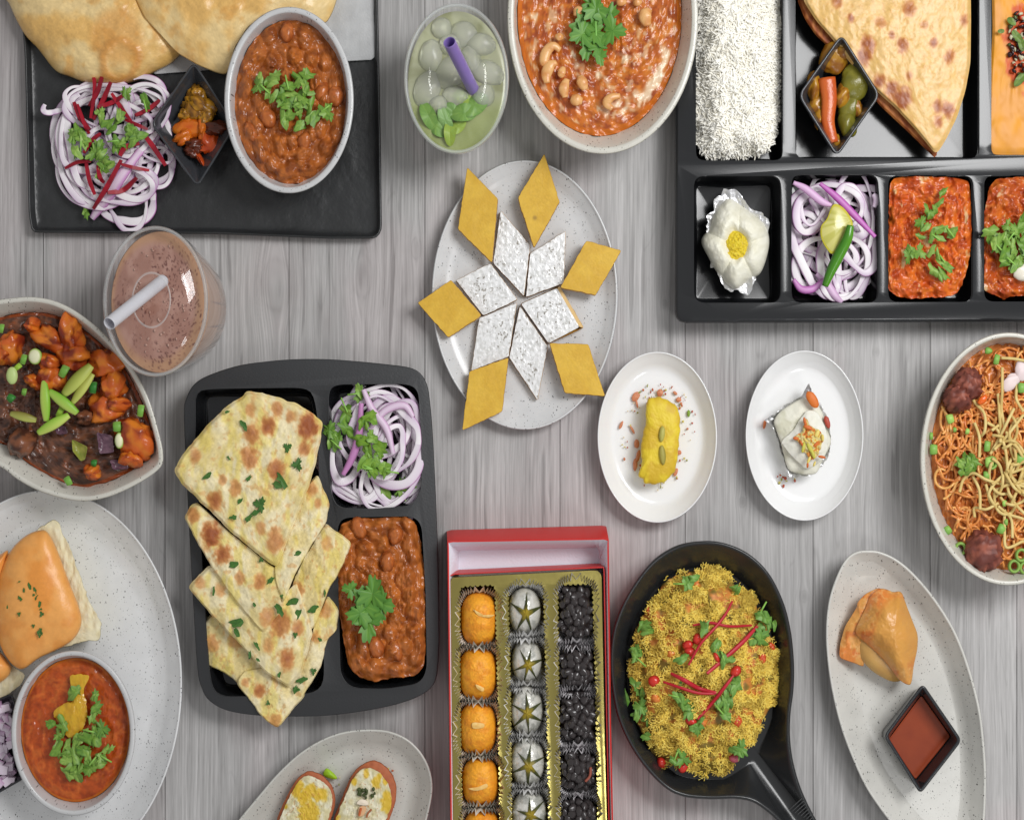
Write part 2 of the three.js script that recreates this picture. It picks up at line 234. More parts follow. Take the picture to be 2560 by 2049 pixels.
// a whole coriander sprig: lobed leaflets round a stem
function sprig(label, at, h, leaflets, stem, seed = 3) {
  const t = thing('coriander_sprig', label, 'herb', [...at, h]);
  leaflets.forEach(([x, y, s, r], i) => put(t, 'leaf', leaf(x, y, h + .003 + .002 * (i % 3), s, r, { kind: 'coriander', tilt: .12 + .1 * (i % 2), tdir: r, seed: seed + i * 3, curl: .1, c1: [118, 162, 60], c2: [66, 120, 38] }), m_leaf));
  put(t, 'stem', tube(stem.map(([x, y], i) => [x, y, h + .003]), { r: 3, n: 6, col: [120, 180, 76] }), m_leaf);
  return t;
}
// an onion ring, whole or part of one; its outer skin is purple
function onion(label, group, cx, cy, rx, ry, rot, h, { a0 = 0, a1 = 6.2832, w = 6.5, seed = 1, purple = .5, tilt = 0, tall = .34 } = {}) {
  const R = rng(seed * 71 + 3), closed = a1 - a0 > 6.2, n = closed ? 14 : 11, pts = [], f = R() * 6, g = R() * 6, tc = R() * 6.28;
  for (let i = 0; i < n; i++) { const a = a0 + (a1 - a0) * i / (closed ? n : n - 1), k = 1 + .13 * Math.sin(2 * a + f) + .07 * Math.sin(3 * a + g), x = Math.cos(a) * rx * k, y = Math.sin(a) * ry * k; pts.push([cx + x * Math.cos(rot) - y * Math.sin(rot), cy + x * Math.sin(rot) + y * Math.cos(rot), h + .0022 * Math.sin(2 * a + g) + tilt * Math.cos(a - tc) * .004]); }
  const pw = purple * (.6 + .6 * R());
  return single('onion_ring', label, 'onion', tube(pts, { r: w * (.75 + .6 * R()), n: 12, boxy: .6, seg: n * 5, closed, flat: tall, prof: closed ? (t) => .45 + .8 * n2(t * 7, seed) * ss(0, .06, t) * ss(1, .94, t) + .3 * (1 - ss(0, .06, t) * ss(1, .94, t)) : (t) => (.35 + .65 * Math.sin(Math.PI * clamp(t, .04, .96)) ** .4) * (.9 + .2 * n2(t * 9, seed)), col: (t, ca, sa) => mix(mix([238, 233, 236], [204, 184, 206], ss(.25, .9, n2(t * 12, seed + 9)) * (.35 + .65 * ss(-.4, .6, -ca))), [160, 74, 150], clamp(pw * 1.5 * ss(.7, .98, -ca) + .8 * pw * ss(.86, 1, ca))) }), m_onion, group);
}
const curryCol = (base, dark, hot, f = 15) => (x, y) => { const a = fbm(x / f, y / f, 4), b = ridge(x / (f * 2.2) + 9, y / (f * 2.2) + 4, 3), c = fbm(x / 5 + 60, y / 5, 2); return shade(mix(mix(base, dark, ss(.48, .7, a) * .8), hot, ss(.6, .86, b) * .7), .92 + .2 * c); };
const gravyH = (h, amp, f) => (x, y, r) => h + amp * .9 * (fbm(x / f, y / f, 2) - .5) + amp * .35 * (ridge(x / (f * .9) + 3, y / (f * 1.2), 2) - .6) + amp * .38 * (fbm(x / (f * .3), y / (f * .36), 2) - .5) - .003 * ss(.86, 1, r);
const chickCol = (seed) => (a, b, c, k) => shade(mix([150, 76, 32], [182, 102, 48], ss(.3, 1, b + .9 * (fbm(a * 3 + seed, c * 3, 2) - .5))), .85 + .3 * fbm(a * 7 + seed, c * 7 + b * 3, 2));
const bumps = (pts, h) => (x, y) => { let b = 0; for (const [px, py] of pts) { const dx = (x - px) / 19, dy = (y - py) / 25, d = dx * dx + dy * dy; if (d < 1) b = Math.max(b, h * (1 - d) ** .75); } return b; };
function chickpeas(t, pts, h, seed, s = 1) { const R = rng(seed); for (const [x, y] of pts) put(t, 'chickpea', lump(x, y, h - .0048 + R() * .003, (16 + 5 * R()) * s, (21 + 8 * R()) * s, .0074, { n: 4, amp: .2, f: 1.3, seed: R() * 20, col: chickCol(R() * 9), rot: (R() - .5) * 1.2 }), m_wet); }
const naanCol = (spots, yellow = .6, f = 1, tint) => (x, y, i) => {
  let c = mix([234, 220, 178], [222, 202, 140], ss(.35, .65, fbm(x / 34 + 5, y / 50, 3))); c = mix(c, [222, 198, 84], yellow * .8 * ss(.5, .7, fbm(x / 18 + 30, y / 50 + 8, 4))); c = mix(c, [204, 148, 84], .6 * ss(.62, .76, fbm(x / 10 + 80, y / 14 + 3, 3)) * f);
  if (tint) c = mix(c, tint, .62);
  for (const [a, b, r, k = 1] of spots) { const e = Math.hypot((x - a) / r, (y - b) / (r * 1.35)) * 1.12 + .75 * (fbm(x / 10, y / 12, 3) - .5); c = mix(c, mix([214, 150, 84], [150, 78, 34], clamp(k * 1.1 * (1.05 - e))), ss(1.15, .6, e) * clamp(.45 + .5 * k)); }
  return shade(c, .93 + .14 * fbm(x / 4, y / 4, 2));
};
function slab(out, h, th, spots, { dome = .003, yellow = .6, f = 1, nR = 46, amp = .004, tilt = [0, 0], col } = {}) {   // a flat piece of bread
  const c = centre(out); return heap(out, (x, y, r) => h + tilt[0] * (x - c[0]) + tilt[1] * (y - c[1]) + th + dome * (1 - r * r) + amp * (fbm(x / 26, y / 34, 3) - .5) - th * .45 * ss(.955, 1, r), col || naanCol(spots, yellow, f), { nR });
}
function bread(t, name, out, h, th, spots, o) { // closes the slab underneath so that it has an edge
  const c = centre(out), tl = o?.tilt || [0, 0], p = cw(out), lo = (q) => q.map(([x, y]) => [x, y, h + tl[0] * (x - c[0]) + tl[1] * (y - c[1])]);
  const top = slab(out, h, th, spots, o), e = surf([p.map(([x, y]) => [x, y, h + th * .56 + tl[0] * (x - c[0]) + tl[1] * (y - c[1]) + (o?.amp ?? .004) * (fbm(x / 26, y / 34, 3) - .5)]), lo(scaled(p, .99)), lo(scaled(p, .01))], (x, y) => mix([214, 180, 92], [224, 202, 140], n2(x / 8, y / 8)));
  return put(t, name, mergeGeometries([top, e]), o?.mat || m_bread);
}
function flecks(t, pts, h, seed) { const R = rng(seed); for (const [x, y, s = 10] of pts) put(t, 'herb_fleck', leaf(x, y, h, s * .62, R() * 6.28, { kind: R() < .3 ? 'coriander' : 'scrap', tilt: .1, seed: seed + x, curl: .05, c1: [86, 130, 50], c2: [40, 84, 28] }), m_leaf); }

// ================================================================ top left: black platter of puffed bread, onions, pickle and chickpea curry
{
  const oo = cw(rpoly([...A([[120, -300], [172, 420], [200, 1540], [222, 1668], [270, 1673]]), ...B([[0, 1683], [520, 1703], [800, 1716], [1150, 1716], [1192, 1660], [1184, 1000], [1170, 300], [1156, -300]])], 16, 260)), c = centre(oo);
  const t = thing('platter', 'matte black rectangular platter holding puffed bread, onion salad and chickpea curry', 'plate', [c[0], c[1], 0]);
  const w = (d, h) => ring(inset(oo, d).map((p) => atH(p, .016, h)), h);
  put(t, 'body', surf([ring(scaled(oo, .01), .001), w(16, .001), w(5, .006), w(0, .0145), w(2.5, .016), w(6, .0155), w(11, .0095), ring(scaled(inset(oo, 13), .985), .007), ring(scaled(inset(oo, 13), .95), .0062), ring(scaled(inset(oo, 13), .85), .006), ring(scaled(oo, .4), .006), ring(scaled(oo, .01), .006)].reverse(), (x, y) => shade([44, 45, 46], .85 + .35 * fbm(x / 60, y / 60, 3))), m_slate);
  const pp = rpoly([[330, -60], [938, -60], [936, 149], [870, 153], [620, 168], [380, 186]], 2, 120);
  single('paper_sheet', 'light grey sheet of food paper on the black platter under the puffed breads', 'paper', heap(pp, (x, y, r) => .0085 + .0016 * ridge(x / 46, y / 46, 3), (x, y) => mix([176, 177, 178], [196, 197, 198], ridge(x / 22, y / 22, 4)), { nR: 40, bottom: .0075, undercut: .999 }), m_paper);
  // two puffed breads
  const bc = (f) => (x, y) => { let q = mix([236, 206, 146], [226, 180, 104], ss(.36, .7, fbm(x / 70 + f, y / 70, 3))); q = mix(q, [218, 158, 78], .6 * ss(.58, .78, fbm(x / 34 + f + 20, y / 40, 4))); const d = Math.hypot((x - 298) / 42, (y - 150) / 46), e = d + .35 * (fbm(x / 20, y / 20, 3) - .5); if (f < 2) { q = mix(q, [204, 134, 58], .6 * ss(.4, .05, Math.abs(e - 1.05))); q = mix(q, [212, 148, 70], .6 * ss(1.7, 1, Math.hypot((x - 292) / 48, (y - 90) / 52))); } return shade(q, .95 + .12 * (fbm(x / 5, y / 5, 2) - .3)); };
  const b2 = rpoly([[320, -210], [323, -42], [342, 7], [361, 45], [400, 87], [441, 132], [494, 163], [540, 182], [566, 188], [572, 165], [586, 118], [618, 68], [662, 34], [722, 22], [778, 34], [814, 62], [832, 30], [842, 0], [850, -60], [850, -210]], 14, 240);
  const b1 = smooth(A([[20, -160], [70, 40], [170, 240], [270, 350], [395, 505], [500, 550], [620, 596], [760, 614], [870, 610], [1000, 575], [1110, 520], [1250, 440], [1330, 300], [1180, 60], [960, -160]]), 220);
  const bx = (f) => (x, y, r, h) => h + .03 * Math.sqrt(Math.max(0, 1 - r ** 2.6)) + .006 * (fbm(x / 55 + f, y / 60, 3) - .5) + .001 * (fbm(x / 16, y / 16 + f, 3) - .5) + (f < 2 ? .0016 * ss(.4, .05, Math.abs(Math.hypot((x - 298) / 42, (y - 150) / 46) + .3 * (fbm(x / 20, y / 20, 3) - .5) - 1.05)) : 0);
  single('puffed_bread', 'golden puffed fried bread with a ring-shaped blister, at the left of the platter', 'bread', heap(b1, (x, y, r) => bx(1)(x, y, r, .014), bc(1), { nR: 90, bottom: .009, undercut: .9 }), m_oily);
  single('puffed_bread', 'golden puffed fried bread lying over the other one, touching the grey curry bowl', 'bread', heap(b2, (x, y, r) => bx(5)(x, y, Math.min(1, Math.hypot((x - 580) / 272, (y + 45) / 236)), .024), bc(5), { nR: 90, bottom: .01, undercut: .93, c: [580, -80] }), m_oily);
  // onion salad
  const lab = 'purple-edged raw onion ring in the salad heap on the black platter', gp = 'onion rings on the black platter';
  const rings = [[760, 1010, 330, 420, .1, 1], [720, 1040, 300, 400, -.2, 2], [830, 900, 340, 300, .3, 2], [700, 900, 270, 310, 0, 3], [900, 1240, 150, 260, .9, 2], [1090, 1160, 140, 160, .3, 1], [640, 1240, 190, 300, -.3, 1], [920, 1440, 170, 180, 0, 0], [870, 1330, 240, 130, .1, 3], [800, 760, 360, 150, .1, 4], [980, 860, 200, 260, .4, 4], [730, 1150, 240, 220, .5, 4], [1080, 960, 110, 260, -.4, 3], [560, 900, 110, 290, .15, 4]];
  [...rings, ...rings.slice(0, 11).map(([x, y, a, b, r, l], i) => [x + 34 * (i % 3 - 1), y + 40 * (i % 2 ? 1 : -1), a * .84, b * .88, r + .3, l + .6])].forEach(([x, y, a, b, r, l], i) => onion(lab, gp, ...A.p(x, y), a * .3476, b * .3476, r, .0115 + l * .0036, { seed: i + 1, w: 6.6 + (i % 3), purple: .55, tilt: .5 }));
  [[430, 740, 60, 120, 0, 2.2, 5.6], [900, 760, 90, 110, 0, 3.6, 6], [620, 1000, 150, 300, 1.6, 4.4, 0], [1010, 700, 150, 160, 3.9, 6.4, 2]].forEach(([x, y, a, b, s, e, r], i) => onion(lab, gp, ...A.p(x, y), a * .3476, b * .3476, r * .2, .026, { a0: s, a1: e, seed: i + 40, w: 8, purple: .8 }));
  single('onion_ring', 'wide pink-white onion wedge strip at the bottom tip of the platter salad', 'onion', tube([[...A.p(1010, 1080), .028], [...A.p(850, 1290), .03], [...A.p(740, 1450), .02], [...A.p(660, 1570), .011]], { r: 14, n: 10, flat: .3, prof: (t) => .5 + .7 * Math.sin(Math.PI * clamp(t, .1, .95)), col: (t, c) => mix([228, 206, 226], [190, 126, 184], ss(.3, 1, Math.abs(c))) }), m_onion);
  // beetroot strips
  const beets = [[[665, 500], [680, 640], [650, 850]], [[740, 520], [700, 660], [640, 760]], [[795, 590], [740, 720], [670, 860]], [[530, 735], [580, 850], [640, 930]], [[555, 750], [610, 900], [640, 960]], [[800, 670], [860, 760], [940, 870]], [[1175, 700], [1060, 790], [970, 830]], [[1020, 950], [1090, 1040], [1190, 1190]], [[465, 1210], [560, 1165], [650, 1160]], [[615, 1150], [640, 1290], [680, 1400]], [[870, 1150], [770, 1340], [670, 1500]], [[980, 1280], [880, 1370], [770, 1385]], [[1070, 1225], [960, 1205], [870, 1180]], [[700, 1190], [720, 1280], [745, 1310]], [[880, 690], [800, 740], [700, 770]], [[1000, 1030], [900, 1060], [860, 1120]], [[1060, 930], [990, 900], [900, 860]], [[600, 1100], [660, 1010], [720, 960]]];
  beets.forEach((b, i) => single('beetroot_strip', 'thin crimson beetroot matchstick on the platter onion salad', 'beetroot', tube(b.map(([x, y], k) => [...A.p(x, y), .031 + .003 * ((i + k) % 3) - (Math.hypot(x - 740, (y - 980) * .8) > 330 ? .006 : 0)]), { r: 5.6 + (i % 4) * .7, n: 4, seg: 10, square: true, flat: .7, prof: (t) => .75 + .35 * Math.sin(Math.PI * t), col: (t, c) => mix([168, 18, 40], [122, 8, 30], n2(t * 8, i)) }), m_onion, 'beetroot strips on the platter salad'));
  herbs('chopped fresh coriander heaped on the platter onion salad with beetroot', [...A([[730, 830], [850, 830], [780, 900], [960, 930], [970, 990], [930, 950], [840, 1060], [700, 1060], [660, 1120], [740, 1130], [540, 920], [580, 1000], [560, 1110], [600, 1010], [720, 1230], [760, 1160], [890, 690], [1030, 715], [520, 975], [850, 1010]])], .034, { size: 21, n: 2, spread: 9, seed: 4 });
  herbs('tiny coriander scrap under the lowest onion ring of the platter salad', A([[610, 1535], [600, 1520]]), .012, { size: 20, n: 1, spread: 3, seed: 9, stems: 0 });
  // pickle bowl
  pickle('black diamond-shaped pickle bowl between the onion salad and the grey curry bowl', A([[1392, 438], [1700, 900], [1418, 1352], [1078, 890]]), .038, .0075, A);
  const t2 = thing('mixed_pickle', 'oily mixed pickle with an orange carrot chunk in the platter diamond bowl', 'pickle', [...A.p(1420, 930), .012]);
  const yl = (s) => (a, b, c) => shade(mix([186, 132, 34], [120, 78, 26], ss(.4, .65, fbm(a * 3 + s, c * 3 + b * 2, 3))), .8 + .4 * fbm(a * 8, c * 8 + s, 2)), og = (s) => (a, b, c) => mix([206, 92, 26], [168, 52, 22], fbm(a * 3 + s, c * 3, 3));
  const pc = [[1420, 690, 90, 130, 1], [1390, 760, 110, 80, 1], [1470, 740, 70, 110, 1], [1330, 800, 70, 60, 1], [1420, 620, 60, 60, 1], [1500, 830, 80, 60, 1], [1360, 920, 120, 85, 2], [1300, 990, 60, 90, 2], [1470, 900, 120, 45, 2], [1530, 1060, 90, 95, 3], [1400, 1070, 80, 60, 4], [1590, 920, 60, 110, 4], [1450, 1190, 22, 90, 3], [1370, 1130, 60, 40, 4]];
  pc.forEach(([x, y, a, b, k], i) => put(t2, 'pickle_chunk', lump(...A.p(1405 + (x - 1405) * .8, 905 + (y - 905) * .85), .021 + .002 * (i % 3), a * .3, b * .3, .007, { n: 4, amp: .5, f: 2.4, seed: i * 2.3, col: k === 1 ? yl(i) : k === 2 ? ((s) => (a2, b2, c2) => mix([214, 128, 28], [190, 78, 22], fbm(a2 * 2 + s, c2 * 2, 2)))(i) : k === 3 ? og(i) : (a2, b2, c2) => mix([110, 44, 22], [66, 34, 22], fbm(a2 * 4 + i, c2 * 4, 2)), rot: i }), m_wet));
  // chickpea curry bowl
  const rim = ell(722, 250, 162, 233, 200), food = ell(726, 255, 140, 206, 200);
  const bw = thing('curry_bowl', 'grey speckled round bowl of chickpea curry standing on the black platter', 'bowl', [722, 250, .007]);
  put(bw, 'body', dish(rim, .062, 15, food, .046, GREY, { h0: .007 }), m_ceramic);
  const cc = thing('chickpea_curry', 'brown chickpea curry filling the grey bowl on the black platter', 'curry', [726, 255, .03]);
  put(cc, 'gravy', heap(food, ((g, bm) => (x, y, r) => g(x, y, r) + bm(x, y) * (.75 + .5 * fbm(x / 9, y / 9, 2)))(gravyH(.0455, .007, 24), bumps([...B([[510, 220], [640, 240], [380, 240], [250, 390], [400, 450], [860, 670], [250, 940], [460, 1010], [545, 1010], [640, 990], [870, 960], [790, 1060], [740, 930], [620, 1110], [210, 650], [480, 1250], [330, 1100], [620, 1200], [300, 700]]), ...scatter(30, scaled(food, .9), 23, 30)], .0062)), curryCol([158, 88, 38], [124, 62, 26], [188, 108, 46]), { nR: 110, bottom: .03, undercut: .8 }), m_wet);
  const cp = [...B([[510, 230], [760, 660], [370, 840], [640, 1010], [860, 690], [250, 950]])];
  chickpeas(cc, cp, .0495, 11);
  herbs('chopped green coriander on the chickpea curry in the grey bowl', B([[320, 610], [370, 600], [395, 680], [450, 690], [480, 740], [520, 640], [590, 580], [640, 560], [660, 640], [620, 760], [580, 800], [520, 820], [500, 870], [600, 890], [650, 780], [760, 800], [800, 790], [690, 830], [560, 700], [440, 560], [630, 690]]), .055, { size: 23, n: 2, spread: 8, seed: 6 });
}
function pickle(label, poly, hr, h0, fz, rwid = 6.5, base = .6) {          // the black square dipping bowls, set cornerwise
  const rim = rpoly(poly, 22, 160), c = centre(rim), t = thing('diamond_bowl', label, 'bowl', [c[0], c[1], h0]), fl = scaled(rim, .66, atH(c, hr, h0 + .006));
  put(t, 'body', dish(rim, hr, rwid, fl.map((p) => atH(p, .01, h0 + .01)), h0 + .01, [58, 60, 64], { base, h0, belly: .87, floor: h0 + .005, fk: .8 }), m_gloss); return t;
}

// ================================================================ top middle: iced mint drink and the big cashew curry bowl
function clearCup(t, rim, hr, base, lean = 0) {                               // clear plastic cup: rim outline at height hr, foot outline at the table
  rim = cw(rim); const c = centre(rim), w = (k, h) => ring(scaled(rim, k, c).map((p) => atH(p, hr, h)).map(([x, y]) => [x + lean * (1 - h / hr), y]), h);
  put(t, 'cup_wall', surf([w(1, hr), w(.985, hr - .006), w(.96, hr * .75), w(.86, hr * .4), w(base, .004), w(base * .97, .001)], [255, 255, 255]), m_clear);
  if (!lean) put(t, 'flat_lid', surf([w(.01, hr + .0005), w(.5, hr + .0005), w(.52, hr + .0022), w(.56, hr + .0022), w(.58, hr + .0006), w(.93, hr + .0004)], [255, 255, 255]), m_clear);
  put(t, 'cup_rim', surf([ring(inset(rim, 8), hr - .001), ring(inset(rim, 5), hr + .0018), ring(inset(rim, 2), hr + .0018), ring(inset(rim, -1.5), hr), ring(inset(rim, 2), hr - .003), ring(inset(rim, 7), hr - .003), ring(inset(rim, 8), hr - .001)], [255, 255, 255]), m_frost);
  return (k, h) => w(k, h).map(([x, y]) => [x, y]);
}
function straw(name, label, p0, p1, r, c) {                              // p0 lower end, p1 open upper end
  const a = new THREE.Vector3(...W(...p0)), b = new THREE.Vector3(...W(...p1)), d = b.clone().sub(a), l = d.length(), R = r * S, g = [];
  const q = new THREE.LatheGeometry([[R * .86, 0], [R * .86, l - .001], [R * .93, l], [R, l - .001], [R, 0], [R * .86, 0]].map(([x, y]) => new THREE.Vector2(x, y)), 28);
  q.setAttribute('color', new THREE.Float32BufferAttribute(new Float32Array(q.attributes.position.count * 3).map((_, i) => lin(c[i % 3])), 3));
  q.applyQuaternion(new THREE.Quaternion().setFromUnitVectors(new THREE.Vector3(0, 1, 0), d.normalize())); q.translate(a.x, a.y, a.z);
  return single(name, label, 'straw', q, m_straw);
}
{
  const rim = ell(1141, 196, 130, 187, 180), hr = .105;
  const t = thing('plastic_cup', 'clear plastic cup of iced mint drink beside the large curry bowl', 'cup', [1141, 240, 0]);
  const at = clearCup(t, rim, hr, .66);
  const h = .088, sf = at(.955, h), lo = at(.66, .006);
  const liq = thing('mint_drink', 'pale green iced mint drink inside the clear cup with the purple straw', 'drink', [1141, 240, .006]);
  put(liq, 'liquid', surf([ring(scaled(sf, .01), h), ...[.3, .6, .8, .92, 1].map((k) => ring(scaled(sf, k), h)), ring(at(.95, h - .002), h - .002), ring(at(.84, .04), .04), ring(lo, .006), ring(scaled(lo, .01), .006)], (x, y, i) => mix(mix([176, 178, 146], [148, 150, 112], ss(.35, .65, fbm(x / 26, y / 36, 3))), [140, 154, 84], .6 * ss(220, 290, y))), m_sauce);
  [[250, 370, 62, 95], [230, 580, 68, 105], [400, 470, 80, 120], [470, 230, 75, 75], [580, 300, 60, 85], [620, 480, 62, 100], [330, 190, 60, 60], [520, 400, 50, 90], [420, 640, 70, 60], [600, 640, 56, 70], [300, 690, 50, 60], [390, 300, 60, 70]].forEach(([x, y, a, b], i) => single('ice_cube', 'rounded clear ice cube floating in the iced mint drink', 'ice', lump(...C.p(x, y), h - .0045, a * .3803 * 1.3, b * .3803 * 1.25, .012, { n: 4, amp: .16, f: .9, seed: i * 3.3, col: (a, b, c) => mix([248, 249, 240], [232, 235, 218], clamp(1.25 * Math.hypot(a - .2, c + .1) ** 2 * fbm(a * 2 + i, c * 2, 2) * 1.6)), rot: i * .4 }), m_ice, 'ice cubes in the mint drink'));
  const mint = thing('mint_sprig', 'fresh mint leaves at the lower edge of the iced drink', 'herb', [...C.p(400, 760), h]);
  [[540, 690, 46, -.6, 1], [470, 740, 40, -.4, 2], [410, 740, 34, .3, 3], [350, 790, 34, 1, 4], [240, 760, 38, 1.1, 5], [290, 830, 36, .9, 6], [430, 830, 30, -.3, 7], [380, 870, 32, 1.7, 8], [470, 640, 32, .1, 9]].forEach(([x, y, s, r, k]) => put(mint, 'leaf', leaf(...C.p(x, y), h + .002 + (k % 3) * .0016, s * .8, r + .3 * Math.sin(k * 7), { kind: 'mint', tilt: .15, tdir: k, curl: .2, seed: k, c1: k === 4 || k === 3 ? [156, 188, 130] : [136, 172, 76], c2: k > 6 ? [140, 160, 44] : [92, 136, 52] }), m_leaf));
  straw('drinking_straw', 'wide purple straw standing in the iced mint drink', [...C.p(545, 610), .082], [...C.p(376, 275), .16], 14.5, [150, 126, 200]);
}
{
  const rim = cw(ell(1507, 44, 239, 341, 220)), food = ell(1499, 36, 206, 305, 220);
  const t = thing('serving_bowl', 'large cream speckled bowl of red cashew curry at the top of the table', 'bowl', [1507, 44, 0]);
  put(t, 'body', dish(rim, .075, 17, food, .05, CREAM, { base: .5 }), m_ceramic);
  const cc = thing('cashew_curry', 'creamy orange-red curry with white cream swirls in the large cream bowl', 'curry', [1499, 36, .03]);
  const cream = (x, y) => { const u = (x - 1499) / 206, v = (y - 36) / 305, r = Math.hypot(u, v), a = Math.atan2(v, u), w = .13 * (fbm(x / 22, y / 30, 3) - .5); return clamp(.9 * ss(.085, .02, Math.abs(r - .83 + w - .05 * Math.sin(a * 3))) * ss(-.2, .5, Math.sin(a * 2.2 - .4)) * ss(.3, .55, fbm(x / 26 + 9, y / 26, 2)) + .75 * ss(.05, .01, Math.abs(r - .5 + w)) * ss(.45, .62, fbm(x / 30, y / 30 + 4, 2)) + .6 * ss(.62, .74, fbm(x / 13 + 5, y / 17, 3)) * ss(.2, .6, r)); };
  put(cc, 'gravy', heap(food, gravyH(.051, .0062, 24), (x, y, i) => { const k = curryCol([178, 92, 38], [140, 64, 36], [208, 124, 42])(x, y); return mix(i > 105 ? [196, 104, 26] : k, [232, 208, 176], cream(x, y) * (i > 104 ? 0 : 1)); }, { nR: 112, bottom: .03, undercut: .8 }), m_wet);
  sprig('fresh coriander sprig in the middle of the cashew curry', C.p(1340, 200), .058, [[...C.p(1250, 160), 36, 2.6], [...C.p(1250, 225), 34, 2.9], [...C.p(1340, 60), 36, -1.6], [...C.p(1300, 20), 30, -2], [...C.p(1420, 120), 36, -.9], [...C.p(1450, 200), 36, .1], [...C.p(1290, 300), 34, 2], [...C.p(1355, 310), 34, 1.4], [...C.p(1370, 375), 20, 1.5], [...C.p(1330, 210), 40, .8]], C([[1345, 40], [1340, 180], [1350, 340]]), 3);
  const lab = 'toasted golden cashew piece on the cashew curry', gp = 'cashew pieces on the cashew curry', cs = (s) => (t, a, b) => shade(mix([238, 182, 116], [220, 150, 84], ss(.3, .75, n2(t * 6 + s, a * 2 + 4))), .95);
  [[[1105, 330], [1060, 300], [1015, 340], [1000, 410], [1010, 430], 20], [[1080, 410], [1040, 430], [1015, 490], [1020, 545], 22], [[1130, 440], [1115, 480], [1120, 510], 16], [[1150, 520], [1130, 580], [1140, 640], 20], [[1235, 500], [1250, 540], [1270, 590], 22], [[1180, 640], [1210, 655], [1250, 665], 24], [[1500, 630], [1440, 640], [1410, 680], [1450, 715], 18], [[1690, 60], [1665, 100], [1680, 170], 26], [[1210, 50], [1230, 80], [1240, 100], 24], [[1075, 240], [1100, 242], [1125, 245], 16], [[1480, 5], [1500, 8], [1540, 6], 20], [[1590, 10], [1610, 12], [1640, 5], 18]].forEach((p, i) => {
    const r = p.pop() * .3803 * 1.45; single('cashew', lab, 'nut', tube(p.map(([x, y], k) => [...C.p(x, y), .0585 + .001 * (k % 2)]), { r, n: 10, flat: .62, seg: 14, prof: (t) => .55 + .6 * Math.sin(Math.PI * clamp(t, .06, .94)), col: cs(i) }), m_oily, gp);
  });
}

